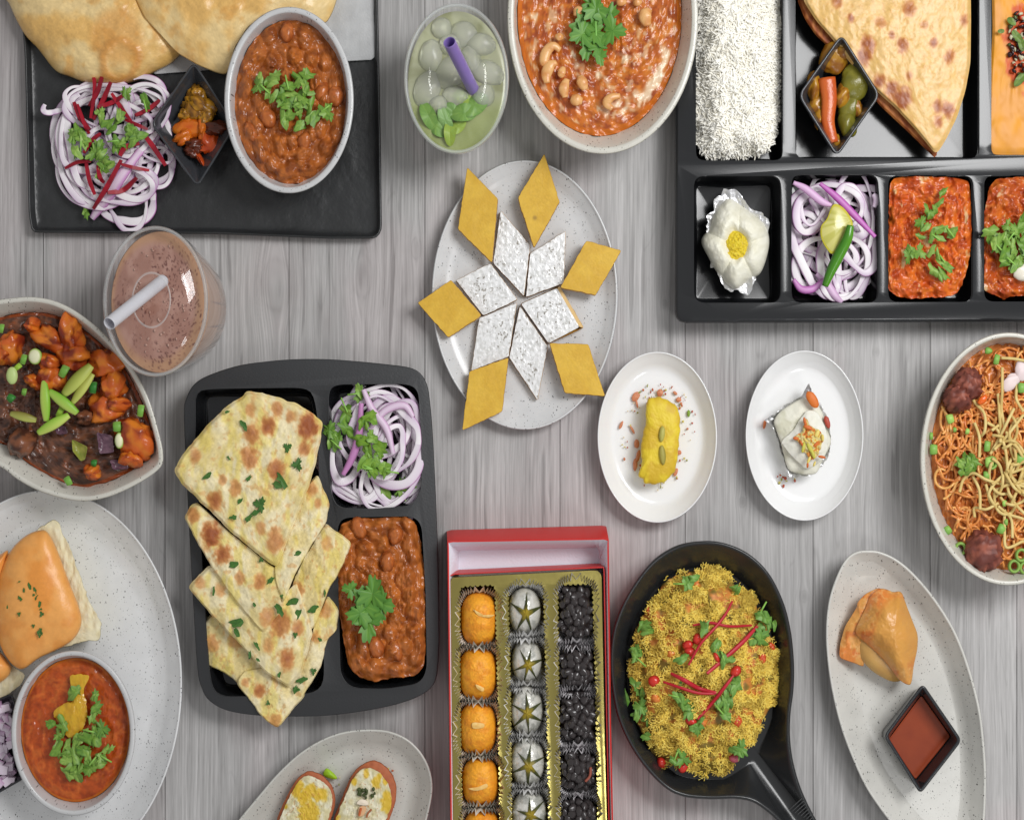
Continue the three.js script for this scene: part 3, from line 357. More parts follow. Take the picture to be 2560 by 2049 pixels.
// ================================================================ top right: segmented black tray
{
  const ht = .042, o = cw(rpoly([[1690, -260], [1690, 806], [2760, 803], [2760, -260]], 30, 280)), holes = [[1732, -240, 1966, 409, 30], [1981, -240, 2458, 404, 32], [2471, -240, 2720, 396, 26], [1727, 430, 1962, 765, 38], [1971, 427, 2205, 765, 36], [2213, 430, 2442, 763, 34], [2453, 430, 2690, 762, 34]];
  const t = thing('segmented_tray', 'large glossy black compartment tray of rice, flatbread, curries and salad', 'tray', [2200, 300, 0]);
  const sh = new THREE.Shape(o.map(([x, y]) => { const w = W(x, y, ht); return new THREE.Vector2(w[0], -w[2]); }));
  const HP = holes.map(([a, b, c, d, r]) => cw(rpoly(rect(a, b, c, d), r, 140)));
  for (const p of HP) sh.holes.push(new THREE.Path(p.map(([x, y]) => { const w = W(x, y, ht); return new THREE.Vector2(w[0], -w[2]); })));
  const g = new THREE.ExtrudeGeometry(sh, { depth: .0006, bevelEnabled: true, bevelThickness: .003, bevelSize: .0034, bevelOffset: -.0034, bevelSegments: 6, curveSegments: 4 }); g.rotateX(-Math.PI / 2); g.translate(0, ht - .0036, 0);
  const col = new Float32Array(g.attributes.position.count * 3).map((_, i) => lin(BLACK[i % 3])); g.setAttribute('color', new THREE.BufferAttribute(col, 3));
  put(t, 'tray_top', mergeVertices(g.toNonIndexed ? toCreasedNormals(g, .7) : g), m_black);
  const w = (d, h) => ring(inset(o, d).map((p) => atH(p, ht, h)), h);
  put(t, 'outer_wall', surf([w(3, ht - .003), w(-1, ht - .006), w(2, .02), w(10, .001), ring(scaled(o, .01), .001)], BLACK), m_black);
  HP.forEach((p, i) => { const d = (k, h) => ring(inset(p, k).map((q) => atH(q, ht, h)), h); put(t, 'compartment', surf([ring(scaled(p, .01).map((q) => atH(q, ht, .004)), .004), ring(scaled(inset(p, 26), .5).map((q) => atH(q, ht, .004)), .004), d(27, .0042), d(18, .006), d(13, .012), d(6, .03), d(1.5, ht - .006), d(0, ht - .0035), d(-4, ht - .0034)], [28, 29, 31]), m_gloss); });
  // rice
  const rice = thing('boiled_rice', 'fluffy white long-grain rice filling the tall left compartment of the tray', 'rice', [1845, 180, .01]);
  const ro = rough(rpoly(D([[135, -400], [590, -400], [588, 300], [575, 560], [520, 790], [430, 825], [200, 830], [135, 790], [120, 600], [130, 300]]), 20, 200), 11, .05), rh = (x, y) => .022 + .022 * ss(-6, 70, Math.min(x - 1736, 1958 - x, 402 - y)) + .012 * (fbm(x / 34, y / 34, 3) - .5);
  put(rice, 'rice_mound', heap(ro, (x, y) => rh(x, y) - .0004, [248, 245, 234], { nR: 40, bottom: .008, undercut: .9 }), m_raw);
  const gg = new THREE.SphereGeometry(1, 6, 5); gg.scale(.00092, .00085, .0052); { const p = gg.attributes.position; for (let i = 0; i < p.count; i++) p.setY(i, p.getY(i) - 34 * p.getZ(i) ** 2); } gg.computeVertexNormals();
  gg.setAttribute('color', new THREE.Float32BufferAttribute(new Float32Array(gg.attributes.position.count * 3).fill(1), 3));
  const R = rng(77), N0 = 5200, im = new THREE.InstancedMesh(gg, m_raw, N0); im.name = 'rice_grains'; im.userData.kind = 'stuff';
  const mm = new THREE.Matrix4(), q = new THREE.Quaternion(), e = new THREE.Euler(); let k = 0;
  for (let i = 0; k < N0 && i < 40000; i++) { const x = 1720 + R() * 260, y = -40 + R() * 450; if (!inside(ro, x, y)) continue; const edge = Math.min(x - 1738, 1960 - x, 398 - y); e.set((R() - .5) * .5 + (R() < .12 ? .5 : 0), R() * 6.28, (R() - .5) * .3, 'YXZ'); q.setFromEuler(e); const p = W(x, y, rh(x, y) + (R() - .5) * .003 + .0008), s = .85 + .4 * R(); mm.compose(new THREE.Vector3(p[0] - rice.position.x, p[1] - rice.position.y, p[2] - rice.position.z), q, new THREE.Vector3(1, 1, s)); im.setMatrixAt(k, mm); const c = mix([253, 251, 244], [246, 241, 226], R() ** 2); im.setColorAt(k, new THREE.Color().setRGB(lin(c[0]), lin(c[1]), lin(c[2]))); k++; }
  im.castShadow = im.receiveShadow = true; rice.add(im);
  // folded flatbread
  const fb = thing('flatbread', 'folded golden flatbread with brown blisters in the tray compartment behind the pickle bowl', 'bread', [2200, 150, .012]);
  const fo = rpoly(D([[680, -260], [690, 0], [760, 110], [850, 210], [905, 290], [1000, 400], [1090, 490], [1180, 570], [1290, 690], [1392, 815], [1440, 740], [1500, 620], [1545, 480], [1572, 330], [1575, 100], [1570, -260]]), 16, 260);
  const sp = D([[940, 95, 22, .8], [1030, 245, 48, 1], [1215, 240, 34], [1160, 185, 20, .7], [1380, 225, 26], [1090, 425, 36, 1], [1160, 470, 44, 1.2], [1215, 520, 52, 1.4], [1250, 50, 40, .7], [870, 10, 30, .7], [1250, 400, 22, .6], [1400, 560, 30, .9], [1455, 575, 40, 1], [1405, 640, 30, .9], [1540, 110, 26, .7], [1460, 300, 34, .7], [1010, 300, 40, 1], [1330, 130, 22, .5], [1100, 120, 30, .5]]).map(([a, b, r, s]) => [a, b, r * .4752, s ?? .9]);
  bread(fb, 'upper_fold', fo, .034, .006, sp, { dome: .004, yellow: .15, f: .5, amp: .003, nR: 80, mat: m_glaze, col: naanCol(sp.map(([a, b, r, k]) => [a, b, r * 1.15, k * 1.25]), .1, .9, [216, 162, 86]) });
  const lo = rpoly(D([[650, -260], [660, 0], [700, 100], [760, 190], [840, 260], [920, 350], [1100, 560], [1250, 700], [1390, 838], [1400, 780], [1300, 500], [1300, -260]]), 12, 200);
  bread(fb, 'lower_fold', lo, .024, .006, D([[770, 100, 60, 1], [830, 180, 60, 1], [720, 30, 50, 1]]).map(([a, b, r]) => [a, b, r * .5, 1]), { dome: .001, yellow: .1, col: (x, y) => mix([196, 120, 58], [150, 74, 30], ss(.4, .6, fbm(x / 9, y / 14, 3))) });
  // pickle bowl in the tray
  pickle('black diamond-shaped bowl of vegetable pickle leaning on the flatbread in the tray', D([[893, 176], [1099, 500], [868, 828], [663, 500]]), .052, .006, D, 7, .62);
  const vp = thing('vegetable_pickle', 'vegetable pickle of carrot, green pepper and yellow pieces in the tray diamond bowl', 'pickle', [...D.p(870, 520), .012]);
  const yw = (s) => (a, b, c) => shade(mix([196, 140, 36], [150, 92, 24], ss(.4, .65, fbm(a * 3 + s, c * 3, 3))), .9), gn = (s) => (a, b, c) => mix([136, 128, 44], [96, 94, 30], fbm(a * 3 + s, c * 3 + b, 3));
  [[860, 300, 70, 95, 1, .5], [900, 260, 45, 60, 1, .3], [745, 450, 35, 80, 1, -.1], [760, 560, 40, 70, 1, .1], [770, 620, 25, 60, 1, 0], [960, 420, 75, 100, 2, .2], [930, 560, 50, 120, 2, .2], [920, 650, 45, 70, 2, -.2], [900, 500, 40, 70, 1, .4], [970, 560, 28, 70, 1, -.2], [860, 740, 28, 40, 1, 0]].forEach(([x, y, a, b, k, r], i) => put(vp, 'pickle_chunk', lump(...D.p(x, y), .031 + .002 * (i % 3), a * .4752, b * .4752, .008, { n: 4, amp: .3, f: 1.6, seed: i * 1.9 + 30, col: k === 1 ? yw(i) : gn(i), rot: r }), m_wet));
  put(vp, 'carrot_stick', tube(D([[815, 410], [828, 520], [822, 640], [848, 750]]).map(([x, y]) => [x, y, .041]), { r: 44 * .4752, n: 12, flat: .6, prof: (t) => 1.05 - .4 * t, col: (t, a, b) => mix([206, 104, 44], [190, 78, 30], n2(t * 7, a * 2 + 3)) }), m_wet);
  // white sweet on foil, in the lower left compartment
  single('foil_liner', 'crumpled silver foil scrap under the white flower sweet in the tray', 'foil', heap(rough(smooth(D([[310, 1000], [480, 1140], [515, 1165], [450, 1400], [420, 1530], [330, 1540], [230, 1440], [190, 1250], [200, 1110]]), 120), 18, .05), (x, y, r) => .018 + .01 * r * r + .004 * ridge(x / 18, y / 18, 3), (x, y) => [214, 214, 216], { nR: 30 }), m_foil);
  const ws = thing('milk_sweet', 'white flower-shaped milk sweet with a yellow crumb centre in the tray', 'sweet', [...D.p(335, 1280), .016]);
  const so = smooth(D([[310, 1045], [420, 1120], [495, 1195], [512, 1290], [470, 1430], [400, 1475], [330, 1520], [250, 1450], [190, 1350], [155, 1265], [200, 1195], [225, 1120], [260, 1075]]), 180), cq = D.p(350, 1300);
  put(ws, 'petals', heap(so, (x, y, r) => { const a = Math.atan2(y - cq[1], (x - cq[0]) * 1.35); return .02 + .026 * Math.sqrt(Math.max(0, 1 - r ** 2.4)) + .007 * Math.abs(Math.sin(a * 2.5 + .7)) ** .6 * ss(.25, .6, r) + .0016 * (fbm(x / 8, y / 8, 3) - .5) - .012 * ss(.5, .1, r); }, (x, y) => mix([238, 236, 222], [222, 218, 196], fbm(x / 14, y / 14, 3)), { nR: 70, bottom: .02 }), m_food);
  put(ws, 'yellow_crumb', heap(rough(smooth(D([[290, 1250], [370, 1195], [425, 1270], [430, 1340], [370, 1390], [250, 1380], [235, 1350], [290, 1330]]), 100), 5, .1), (x, y, r) => .0365 + .005 * (1 - r * r) + .003 * fbm(x / 4, y / 4, 2) + .0015, (x, y) => mix([226, 206, 40], [200, 170, 30], fbm(x / 5, y / 5, 2)), { nR: 34 }), m_food);
  // onions, lime, chilli
  const lab = 'purple-edged raw onion ring under the lime wedge in the tray', gp = 'onion rings in the tray compartment';
  [[730, 1100, 95, 130, .15, 3], [745, 1085, 60, 100, .1, 3.4], [860, 1150, 190, 200, .3, 1], [940, 1180, 130, 240, .1, 2], [960, 1210, 100, 220, -.15, 2.4], [830, 1290, 190, 230, .2, 0], [850, 1330, 200, 200, -.3, 1.4], [760, 1330, 110, 210, -.35, 2], [900, 1400, 140, 150, .5, 2.2], [870, 1080, 150, 100, .2, 2.5], [1000, 1110, 80, 150, .2, 1.6], [720, 1420, 100, 120, -.6, 1], [960, 1440, 80, 130, .9, .6], [735, 1110, 75, 112, .2, 3.2], [880, 1240, 150, 250, .2, .5], [930, 1260, 150, 200, -.2, 1.2], [800, 1380, 150, 140, .2, 1.6], [980, 1340, 70, 210, .1, .8], [840, 1200, 130, 260, -.4, 0], [700, 1230, 60, 160, .1, .4]].forEach(([x, y, a, b, r, l], i) => onion(lab, gp, ...D.p(x, y), a * .4752, b * .4752, r, .014 + l * .0055, { seed: i + 60, w: 6.5 + i % 3, purple: .55, tilt: .6 }));
  [[[780, 965], [860, 1030], [960, 1130], [1070, 1245], 8.5, .045, .9], [[640, 1470], [680, 1520], [740, 1520], [800, 1470], 9, .03, .7], [[640, 960], [700, 990], [790, 1060], [840, 1080], 9, .043, .35], [[760, 1440], [820, 1500], [860, 1560], [895, 1590], 10, .026, .3], [[1060, 1020], [1080, 1050], [1065, 1090], 9, .034, .1]].forEach((p) => { const [r, h, pu] = p.splice(-3); single('onion_ring', lab, 'onion', tube(p.map(([x, y]) => [...D.p(x, y), h]), { r, n: 10, flat: .8, prof: (t) => .5 + .6 * Math.sin(Math.PI * clamp(t, .05, .95)), col: (t, c) => mix([228, 216, 228], [178, 76, 168], clamp(pu * (.6 + .6 * Math.abs(c)))) }), m_onion, gp); });
  const lm = thing('lime_wedge', 'pale green lime wedge on the onion rings in the tray', 'lime', [...D.p(865, 1190), .036]);
  const lo2 = smooth(D([[850, 1075], [900, 1090], [945, 1150], [950, 1200], [905, 1270], [850, 1335], [815, 1310], [785, 1250], [785, 1190], [815, 1150]]), 120);
  put(lm, 'flesh', heap(lo2, (x, y, r) => .047 + .004 * (1 - r * r), (x, y, i) => { const a = Math.atan2(y - D.p(0, 1150)[1], x - D.p(960, 0)[0]); return i > 35 ? [196, 186, 60] : mix([206, 200, 120], [188, 184, 92], ss(.3, .8, n2(a * 9, 3))); }, { nR: 40, bottom: .038 }), m_sauce);
  const ch = thing('green_chilli', 'green chilli lying across the lime wedge and onions in the tray', 'chilli', [...D.p(880, 1340), .045]);
  put(ch, 'pod', tube([[940, 1185, .056], [925, 1250, .055], [880, 1340, .05], [840, 1420, .046], [805, 1505, .042]].map(([x, y, h]) => [...D.p(x, y), h]), { r: 12, n: 12, seg: 30, prof: (t) => .35 + .8 * Math.sin(Math.PI * clamp(.12 + t * .78)) ** .8, col: (t, a) => mix([88, 152, 34], [56, 116, 26], .5 + .5 * a) }), m_sauce);
  // curries
  const red = curryCol([194, 86, 32], [156, 58, 24], [222, 122, 42], 12), crm = (x, y) => .8 * ss(.68, .78, fbm(x / 16 + 11, y / 30 + 5, 3));
  const r1 = thing('red_curry', 'chunky red-orange curry in the tray compartment between the onions and the right edge', 'curry', [...D.p(1360, 1250), .01]);
  put(r1, 'gravy', heap(rough(rpoly(U([[270, 170], [700, 165], [1060, 190], [1100, 300], [1115, 620], [1110, 900], [1050, 1200], [950, 1400], [600, 1420], [400, 1430], [240, 1340], [205, 1150], [230, 1000], [255, 600]]), 30, 200), 3, .1), gravyH(.04, .011, 22), (x, y) => mix(red(x, y), [226, 200, 150], crm(x, y)), { nR: 90, bottom: .012, undercut: .92 }), m_wet);
  herbs('coriander leaves lying in an S-curve on the red curry with the whole surface in view', U([[820, 340], [790, 430], [740, 500], [710, 560], [650, 510], [580, 660], [640, 700], [700, 760], [600, 780], [780, 700], [850, 690], [920, 720], [760, 800], [580, 920], [510, 960], [480, 1000], [700, 920], [760, 970], [800, 1050], [860, 1090], [700, 1130], [760, 1160], [820, 1180]]), .049, { size: 22, n: 1, spread: 5, seed: 21, lift: .003 });
  const r2 = thing('red_curry', 'red curry with a cream dab in the tray compartment cut by the right edge', 'curry', [...D.p(1760, 1250), .01]);
  put(r2, 'gravy', heap(rough(rpoly([...U([[1310, 200], [1580, 170]]), [2690, 440], [2690, 748], ...U([[1660, 1390], [1480, 1400], [1440, 1450], [1390, 1400], [1200, 1340], [1205, 1000], [1240, 500]])], 26, 200), 3, .1), gravyH(.04, .011, 22), (x, y) => shade(mix(red(x, y), [226, 204, 160], crm(x + 400, y)), .92), { nR: 90, bottom: .012, undercut: .92 }), m_wet);
  single('cream_dab', 'small white cream dab below the coriander on the right edge curry', 'cream', lump(...U.p(1640, 1140), .047, 26, 24, .006, { n: 4, amp: .2, col: [236, 230, 214] }), m_sauce);
  herbs('bunch of coriander leaves on the red curry cut by the right edge', U([[1310, 760], [1350, 820], [1400, 770], [1400, 880], [1440, 950], [1500, 700], [1490, 820], [1550, 850], [1520, 960], [1480, 1040], [1560, 1080], [1600, 1000], [1590, 730], [1640, 650], [1650, 780], [1640, 900], [1680, 980], [1700, 860]]), .05, { size: 24, n: 2, spread: 6, seed: 23 });
  const oc = thing('orange_curry', 'smooth orange curry with dark seasoning in the upper right tray compartment', 'curry', [2520, 200, .01]);
  const oo = rpoly([[2476, -240], [2720, -240], [2720, 390], ...V([[560, 1600], [470, 1590], [445, 1500], [470, 900], [500, 300]])], 12, 200);
  put(oc, 'gravy', heap(oo, (x, y, r) => .038 + .004 * (fbm(x / 40, y / 55, 3) - .5) + .0012 * ridge(x / 30, y / 60, 2) - .002 * ss(.93, 1, r), (x, y) => { let c = mix([224, 152, 44], [220, 152, 70], ss(.35, .65, fbm(x / 26, y / 50, 3))); const e = Math.hypot((x - 2562) / 52, (y - 118) / 108) + .7 * (fbm(x / 14, y / 18, 3) - .5); return mix(c, [196, 66, 16], .85 * ss(1.05, .8, e)); }, { nR: 80, bottom: .012, undercut: .95 }), m_cream);
  const sz = thing('dark_seasoning', 'dark fried seasoning of seeds, leaves and chilli on the smooth orange curry', 'garnish', [2550, 120, .038]);
  const Rz = rng(31); for (let i = 0; i < 130; i++) { const a = Rz() * 6.28, d = Math.sqrt(Rz()), x = 2562 + Math.cos(a) * d * 42, y = 112 + Math.sin(a) * d * 95, pk = Rz(); put(sz, 'seasoning_bit', lump(x, y, .0405 + Rz() * .003, 2.5 + Rz() * 4, 3 + Rz() * 5, .0018, { n: 2, amp: .4, seed: i, col: pk < .5 ? [44, 20, 22] : pk < .68 ? [70, 84, 42] : pk < .84 ? [178, 60, 22] : [196, 190, 160], rot: a }), m_wet); }
  [[700, 220, 12, .6], [750, 370, 15, .8], [800, 450, 15, 1.2], [780, 820, 16, 2.4], [590, 320, 8, 0]].forEach(([x, y, s, r], i) => put(sz, 'leaf', leaf(...V.p(x, y), .045, s, r, { kind: 'mint', seed: i, tilt: .2, c1: [126, 160, 60], c2: [80, 104, 40] }), m_leaf));
}

// ================================================================ left: chocolate drink and the leaf-shaped bowl
{
  const rim = ell(388, 753, 130, 187, 180), hr = .11, t = thing('plastic_cup', 'clear domed plastic cup of chocolate milkshake below the black platter', 'cup', [430, 765, 0]);
  const at = clearCup(t, rim, hr, .74, 34), h = .096, sf = at(.955, h), lo = at(.74, .006);
  const lq = thing('milkshake', 'brown bubbly chocolate milkshake inside the domed plastic cup', 'drink', [430, 765, .006]), top = cw(sf);
  put(lq, 'liquid', surf([ring(scaled(top, .005), h), ...[...Array(60)].map((_, i) => ring(scaled(top, (i + 1) / 60), h)), ring(at(.94, h - .002), h - .002), ring(at(.84, .045), .045), ring(lo, .006), ring(scaled(lo, .01), .006)], (x, y) => { const d = Math.hypot((x - 388) / 118, (y - 753) / 170); let c = mix([172, 132, 118], [154, 112, 98], ss(.35, .65, fbm(x / 30, y / 44, 3))); c = mix(c, [178, 136, 98], .7 * ss(.8, .95, d)); const q = ss(.25, .6, fbm(x / 50 + 4, y / 60, 2) + .4 * ss(380, 460, x) * ss(1, .6, d) - .1); return mix(c, [92, 52, 46], q * ss(.72, .8, n2(x / 3.3, y / 4.6)) * .8); }), m_sauce);
  const R = rng(8); for (let i = 0; i < 46; i++) { const a = R() * 6.28, d = Math.sqrt(R()) * .92, x = 400 + Math.cos(a) * 100 * d, y = 753 + Math.sin(a) * 155 * d; put(lq, 'bubble', lump(x, y, h + .0004, 1.6 + 2 * R(), 2 + 2.4 * R(), .0014, { n: 1, amp: 0, col: [176, 138, 124] }), m_sauce); }
  const L2 = (k, hh) => ring(scaled(rim, k, [388, 753]).map((p) => atH(p, hr, hh)), hh);
  put(t, 'dome_lid', surf([L2(.2, hr + .018), L2(.34, hr + .0185), L2(.36, hr + .0165), L2(.55, hr + .015), L2(.75, hr + .011), L2(.9, hr + .006), L2(.96, hr + .002)], [255, 255, 255]), m_clear);
  put(t, 'lid_ring', surf([L2(.345, hr + .0182), L2(.36, hr + .0192), L2(.375, hr + .0182)], [255, 255, 255]), m_frost);
  straw('drinking_straw', 'wide white straw leaning out of the chocolate milkshake cup', [...E.p(950, 375), .094], [...E.p(634, 628), .17], 15, [222, 222, 228]);
}
{
  const ro = E([[-560, 1060], [-420, 760], [-220, 580], [-60, 500], [100, 474], [200, 472], [320, 495], [450, 560], [600, 680], [750, 850], [860, 1050], [925, 1260], [950, 1390], [930, 1470], [800, 1562], [620, 1640], [450, 1660], [250, 1612], [100, 1535], [0, 1462], [-200, 1380], [-420, 1250]]), fo = E([[-470, 1050], [-340, 800], [-180, 660], [-60, 605], [100, 566], [220, 560], [300, 572], [420, 612], [560, 720], [720, 880], [800, 1020], [870, 1200], [897, 1335], [870, 1410], [740, 1500], [580, 1568], [460, 1582], [300, 1522], [150, 1432], [50, 1345], [-160, 1270], [-350, 1190]]);
  const t = thing('leaf_bowl', 'cream leaf-shaped bowl with a pointed corner at the left edge', 'bowl', [...E.p(200, 1060), 0]);
  // ring points of both outlines are matched by angle
  const byAngle = (p, c, n = 220) => { const q = smooth(p, 900), o = []; for (let i = 0; i < n; i++) { const a = -Math.PI + i / n * 2 * Math.PI; let b = null, m = 9; for (const v of q) { const d = Math.abs(Math.atan2(Math.sin(Math.atan2(v[1] - c[1], v[0] - c[0]) - a), Math.cos(Math.atan2(v[1] - c[1], v[0] - c[0]) - a))); if (d < m) { m = d; b = v; } } o.push(b); } return o; };
  const c = E.p(200, 1070), rim = byAngle(ro, c), food = byAngle(fo, c);
  put(t, 'body', dish(rim, .062, 13, food, .044, CREAM, { base: .55 }), m_ceramic);
  const st = thing('brown_stew', 'dark brown saucy vegetable stew in the leaf-shaped bowl', 'stew', [...c, .02]), food2 = food;
  put(st, 'sauce', heap(food2, gravyH(.045, .009, 22), (x, y, i) => mix(curryCol([92, 62, 50], [58, 38, 32], [136, 86, 60], 13)(x, y), [150, 66, 22], i > 86 ? .8 : .5 * ss(.66, .8, fbm(x / 9, y / 12, 3))), { nR: 90, c, bottom: .02, undercut: .8 }), m_wet);
  const fr2 = (s) => (a, b, c2, k) => mix(mix([196, 92, 34], [216, 124, 40], ss(.4, .65, fbm(a * 2 + s, c2 * 2 + b, 3))), [128, 44, 22], ss(.48, .75, fbm(a * 2.4 + s + 8, c2 * 2.4, 3)));
  const FL = ['at the left edge below the spring onion slices', 'cut off by the left edge of the photo', 'left of the tall one', 'tall one under the upper rim', 'dark red one below the tall top piece', 'small one between the top pieces and the green stick', 'round one left of the long olive pepper strip', 'small brown-red one at the left beside the green sticks', 'large one at the upper right rim', 'right under the large upper right one', 'broad one at the right with a dark dent', 'narrow one at the right, behind the broad one', 'bright orange one in the right corner of the bowl', 'dark-bottomed one just below the bright corner piece', 'brown mushroom-like one in the middle', 'brown round one at the lower left', 'small red one at the bottom rim', 'small one near the top left rim'];
  [[60, 765, 62, 90], [20, 820, 40, 60], [300, 715, 52, 100], [415, 690, 62, 100], [430, 800, 80, 80], [290, 850, 46, 60], [300, 950, 70, 80], [200, 970, 50, 40], [620, 860, 85, 95], [660, 980, 75, 90], [620, 1120, 85, 80], [690, 1090, 40, 60], [790, 1290, 92, 110], [760, 1400, 60, 55], [500, 1170, 42, 60], [120, 1330, 70, 70], [540, 1490, 42, 40], [190, 640, 40, 40]].forEach(([x, y, a, b], i) => single('fried_floret', 'fried piece in the brown stew, ' + FL[i], 'fritter', lump(...E.p(x, y), .049 + .002 * (i % 2), a * .4287 * 1.08, b * .4287 * 1.05, .015, { n: 5, amp: .5, f: 1.5, seed: i * 2.7, col: i === 15 || i === 14 ? (a2, b2, c2) => mix([128, 78, 52], [70, 42, 32], ss(.35, .65, fbm(a2 * 3 + 5, c2 * 3, 3))) : fr2(i), rot: i }), m_wet, 'fried pieces in the brown stew'));
  const so = [[225, 705, 26, 36, .4, 0], [135, 835, 34, 46, .3, 0], [370, 905, 44, 60, .5, 0], [540, 1000, 42, 54, .1, 1], [138, 1025, 28, 30, .2, 0], [818, 1135, 36, 58, .15, 0], [680, 1228, 46, 46, 0, 0], [395, 1545, 38, 40, -.5, 0], [5, 655, 30, 40, .2, 0], [60, 1060, 44, 30, .7, 1], [545, 1440, 34, 26, .2, 1], [350, 1140, 34, 60, .5, 2], [100, 880, 30, 40, .9, 2]];
  so.forEach(([x, y, a, b, r, k], i) => { const [px, py] = E.p(x, y), l = b * .4287 * .55, dx = Math.sin(r) * l, dy = Math.cos(r) * l; single('spring_onion_piece', 'cut green spring onion piece on the brown stew', 'spring onion', tube([[px - dx, py + dy, .0585], [px, py, .061], [px + dx, py - dy, .0585]], { r: a * .4287 * .52, n: 14, seg: 10, flat: .5, prof: (t) => .92 + .1 * t, col: (t, ca) => mix(k === 1 ? [52, 124, 48] : k === 2 ? [150, 190, 60] : [118, 170, 70], [196, 216, 140], ss(.75, 1, Math.abs(t - .5) * 2) * .6) }), m_onion, 'spring onion pieces on the brown stew'); });
  [[203, 818, 38, 46], [68, 930, 32, 50], [695, 1308, 26, 46]].forEach(([x, y, a, b], i) => single('spring_onion_slice', 'pale oval slice of spring onion white on the brown stew', 'spring onion', lump(...E.p(x, y), .061, a * .4287, b * .4287, .0042, { n: 4, amp: .05, seed: i, col: (p, q, r) => mix([226, 226, 188], [150, 190, 80], i === 1 ? .5 : ss(.7, 1, Math.hypot(p, r))) }), m_onion, 'pale spring onion slices on the brown stew'));
  const stick = (x0, y0, x1, y1, r, c, i) => single('pepper_stick', ['upright pointed light green stick', 'slanting light green stick beside the upright one', 'lowest of the light green sticks', 'long olive pepper strip pointing at the large fried piece', 'short olive strip under the long olive one', 'flat olive strip left of the green sticks'][i] + ' on the brown stew', 'pepper', tube([[...E.p(x0, y0), .064], [...E.p((x0 + x1) / 2, (y0 + y1) / 2), .066], [...E.p(x1, y1), .064]], { r, n: 12, seg: 16, flat: .7, prof: (t) => .35 + .75 * Math.sin(Math.PI * clamp(.1 + t * .8)), col: (t, a) => mix(c, [206, 216, 116], .5 + .4 * a) }), m_onion);
  stick(255, 960, 268, 1195, 11, [120, 176, 44], 0); stick(285, 1020, 450, 1150, 12, [110, 170, 44], 1); stick(220, 1265, 400, 1160, 12, [130, 180, 50], 2); stick(370, 1040, 530, 870, 15, [120, 130, 40], 3); stick(420, 1090, 540, 920, 10, [140, 140, 50], 4); stick(60, 1150, 210, 1190, 10, [110, 100, 40], 5);
  [[610, 1325, 55, 65, 0], [690, 1450, 60, 30, .3], [350, 1245, 40, 30, .2]].forEach(([x, y, a, b, r], i) => single('onion_chunk', 'purple onion petal chunk in the brown stew', 'onion', heap(rough(rpoly(E([[x - a * .9, y - b], [x + a * .8, y - b * .7], [x + a, y + b * .8], [x - a * .6, y + b]]), 6, 80), 3, .1), (p, q, s) => .054 + .004 * s * s + .001 * fbm(p / 6, q / 6, 2), (p, q) => mix([138, 108, 118], [78, 50, 66], fbm(p / 14, q / 8, 3)), { nR: 14, bottom: .049, undercut: .9 }), m_wet, 'purple onion chunks in the brown stew'));
  single('pepper_chunk', 'glossy olive-green pepper chunk near the lower middle of the brown stew', 'pepper', heap(rpoly(E([[415, 1300], [460, 1320], [510, 1345], [495, 1420], [470, 1432], [420, 1370]]), 5, 80), (p, q, s) => .054 + .004 * s * s, (p, q) => mix([164, 158, 74], [112, 126, 44], fbm(p / 9, q / 9, 2)), { nR: 12, bottom: .049 }), m_wet);
}

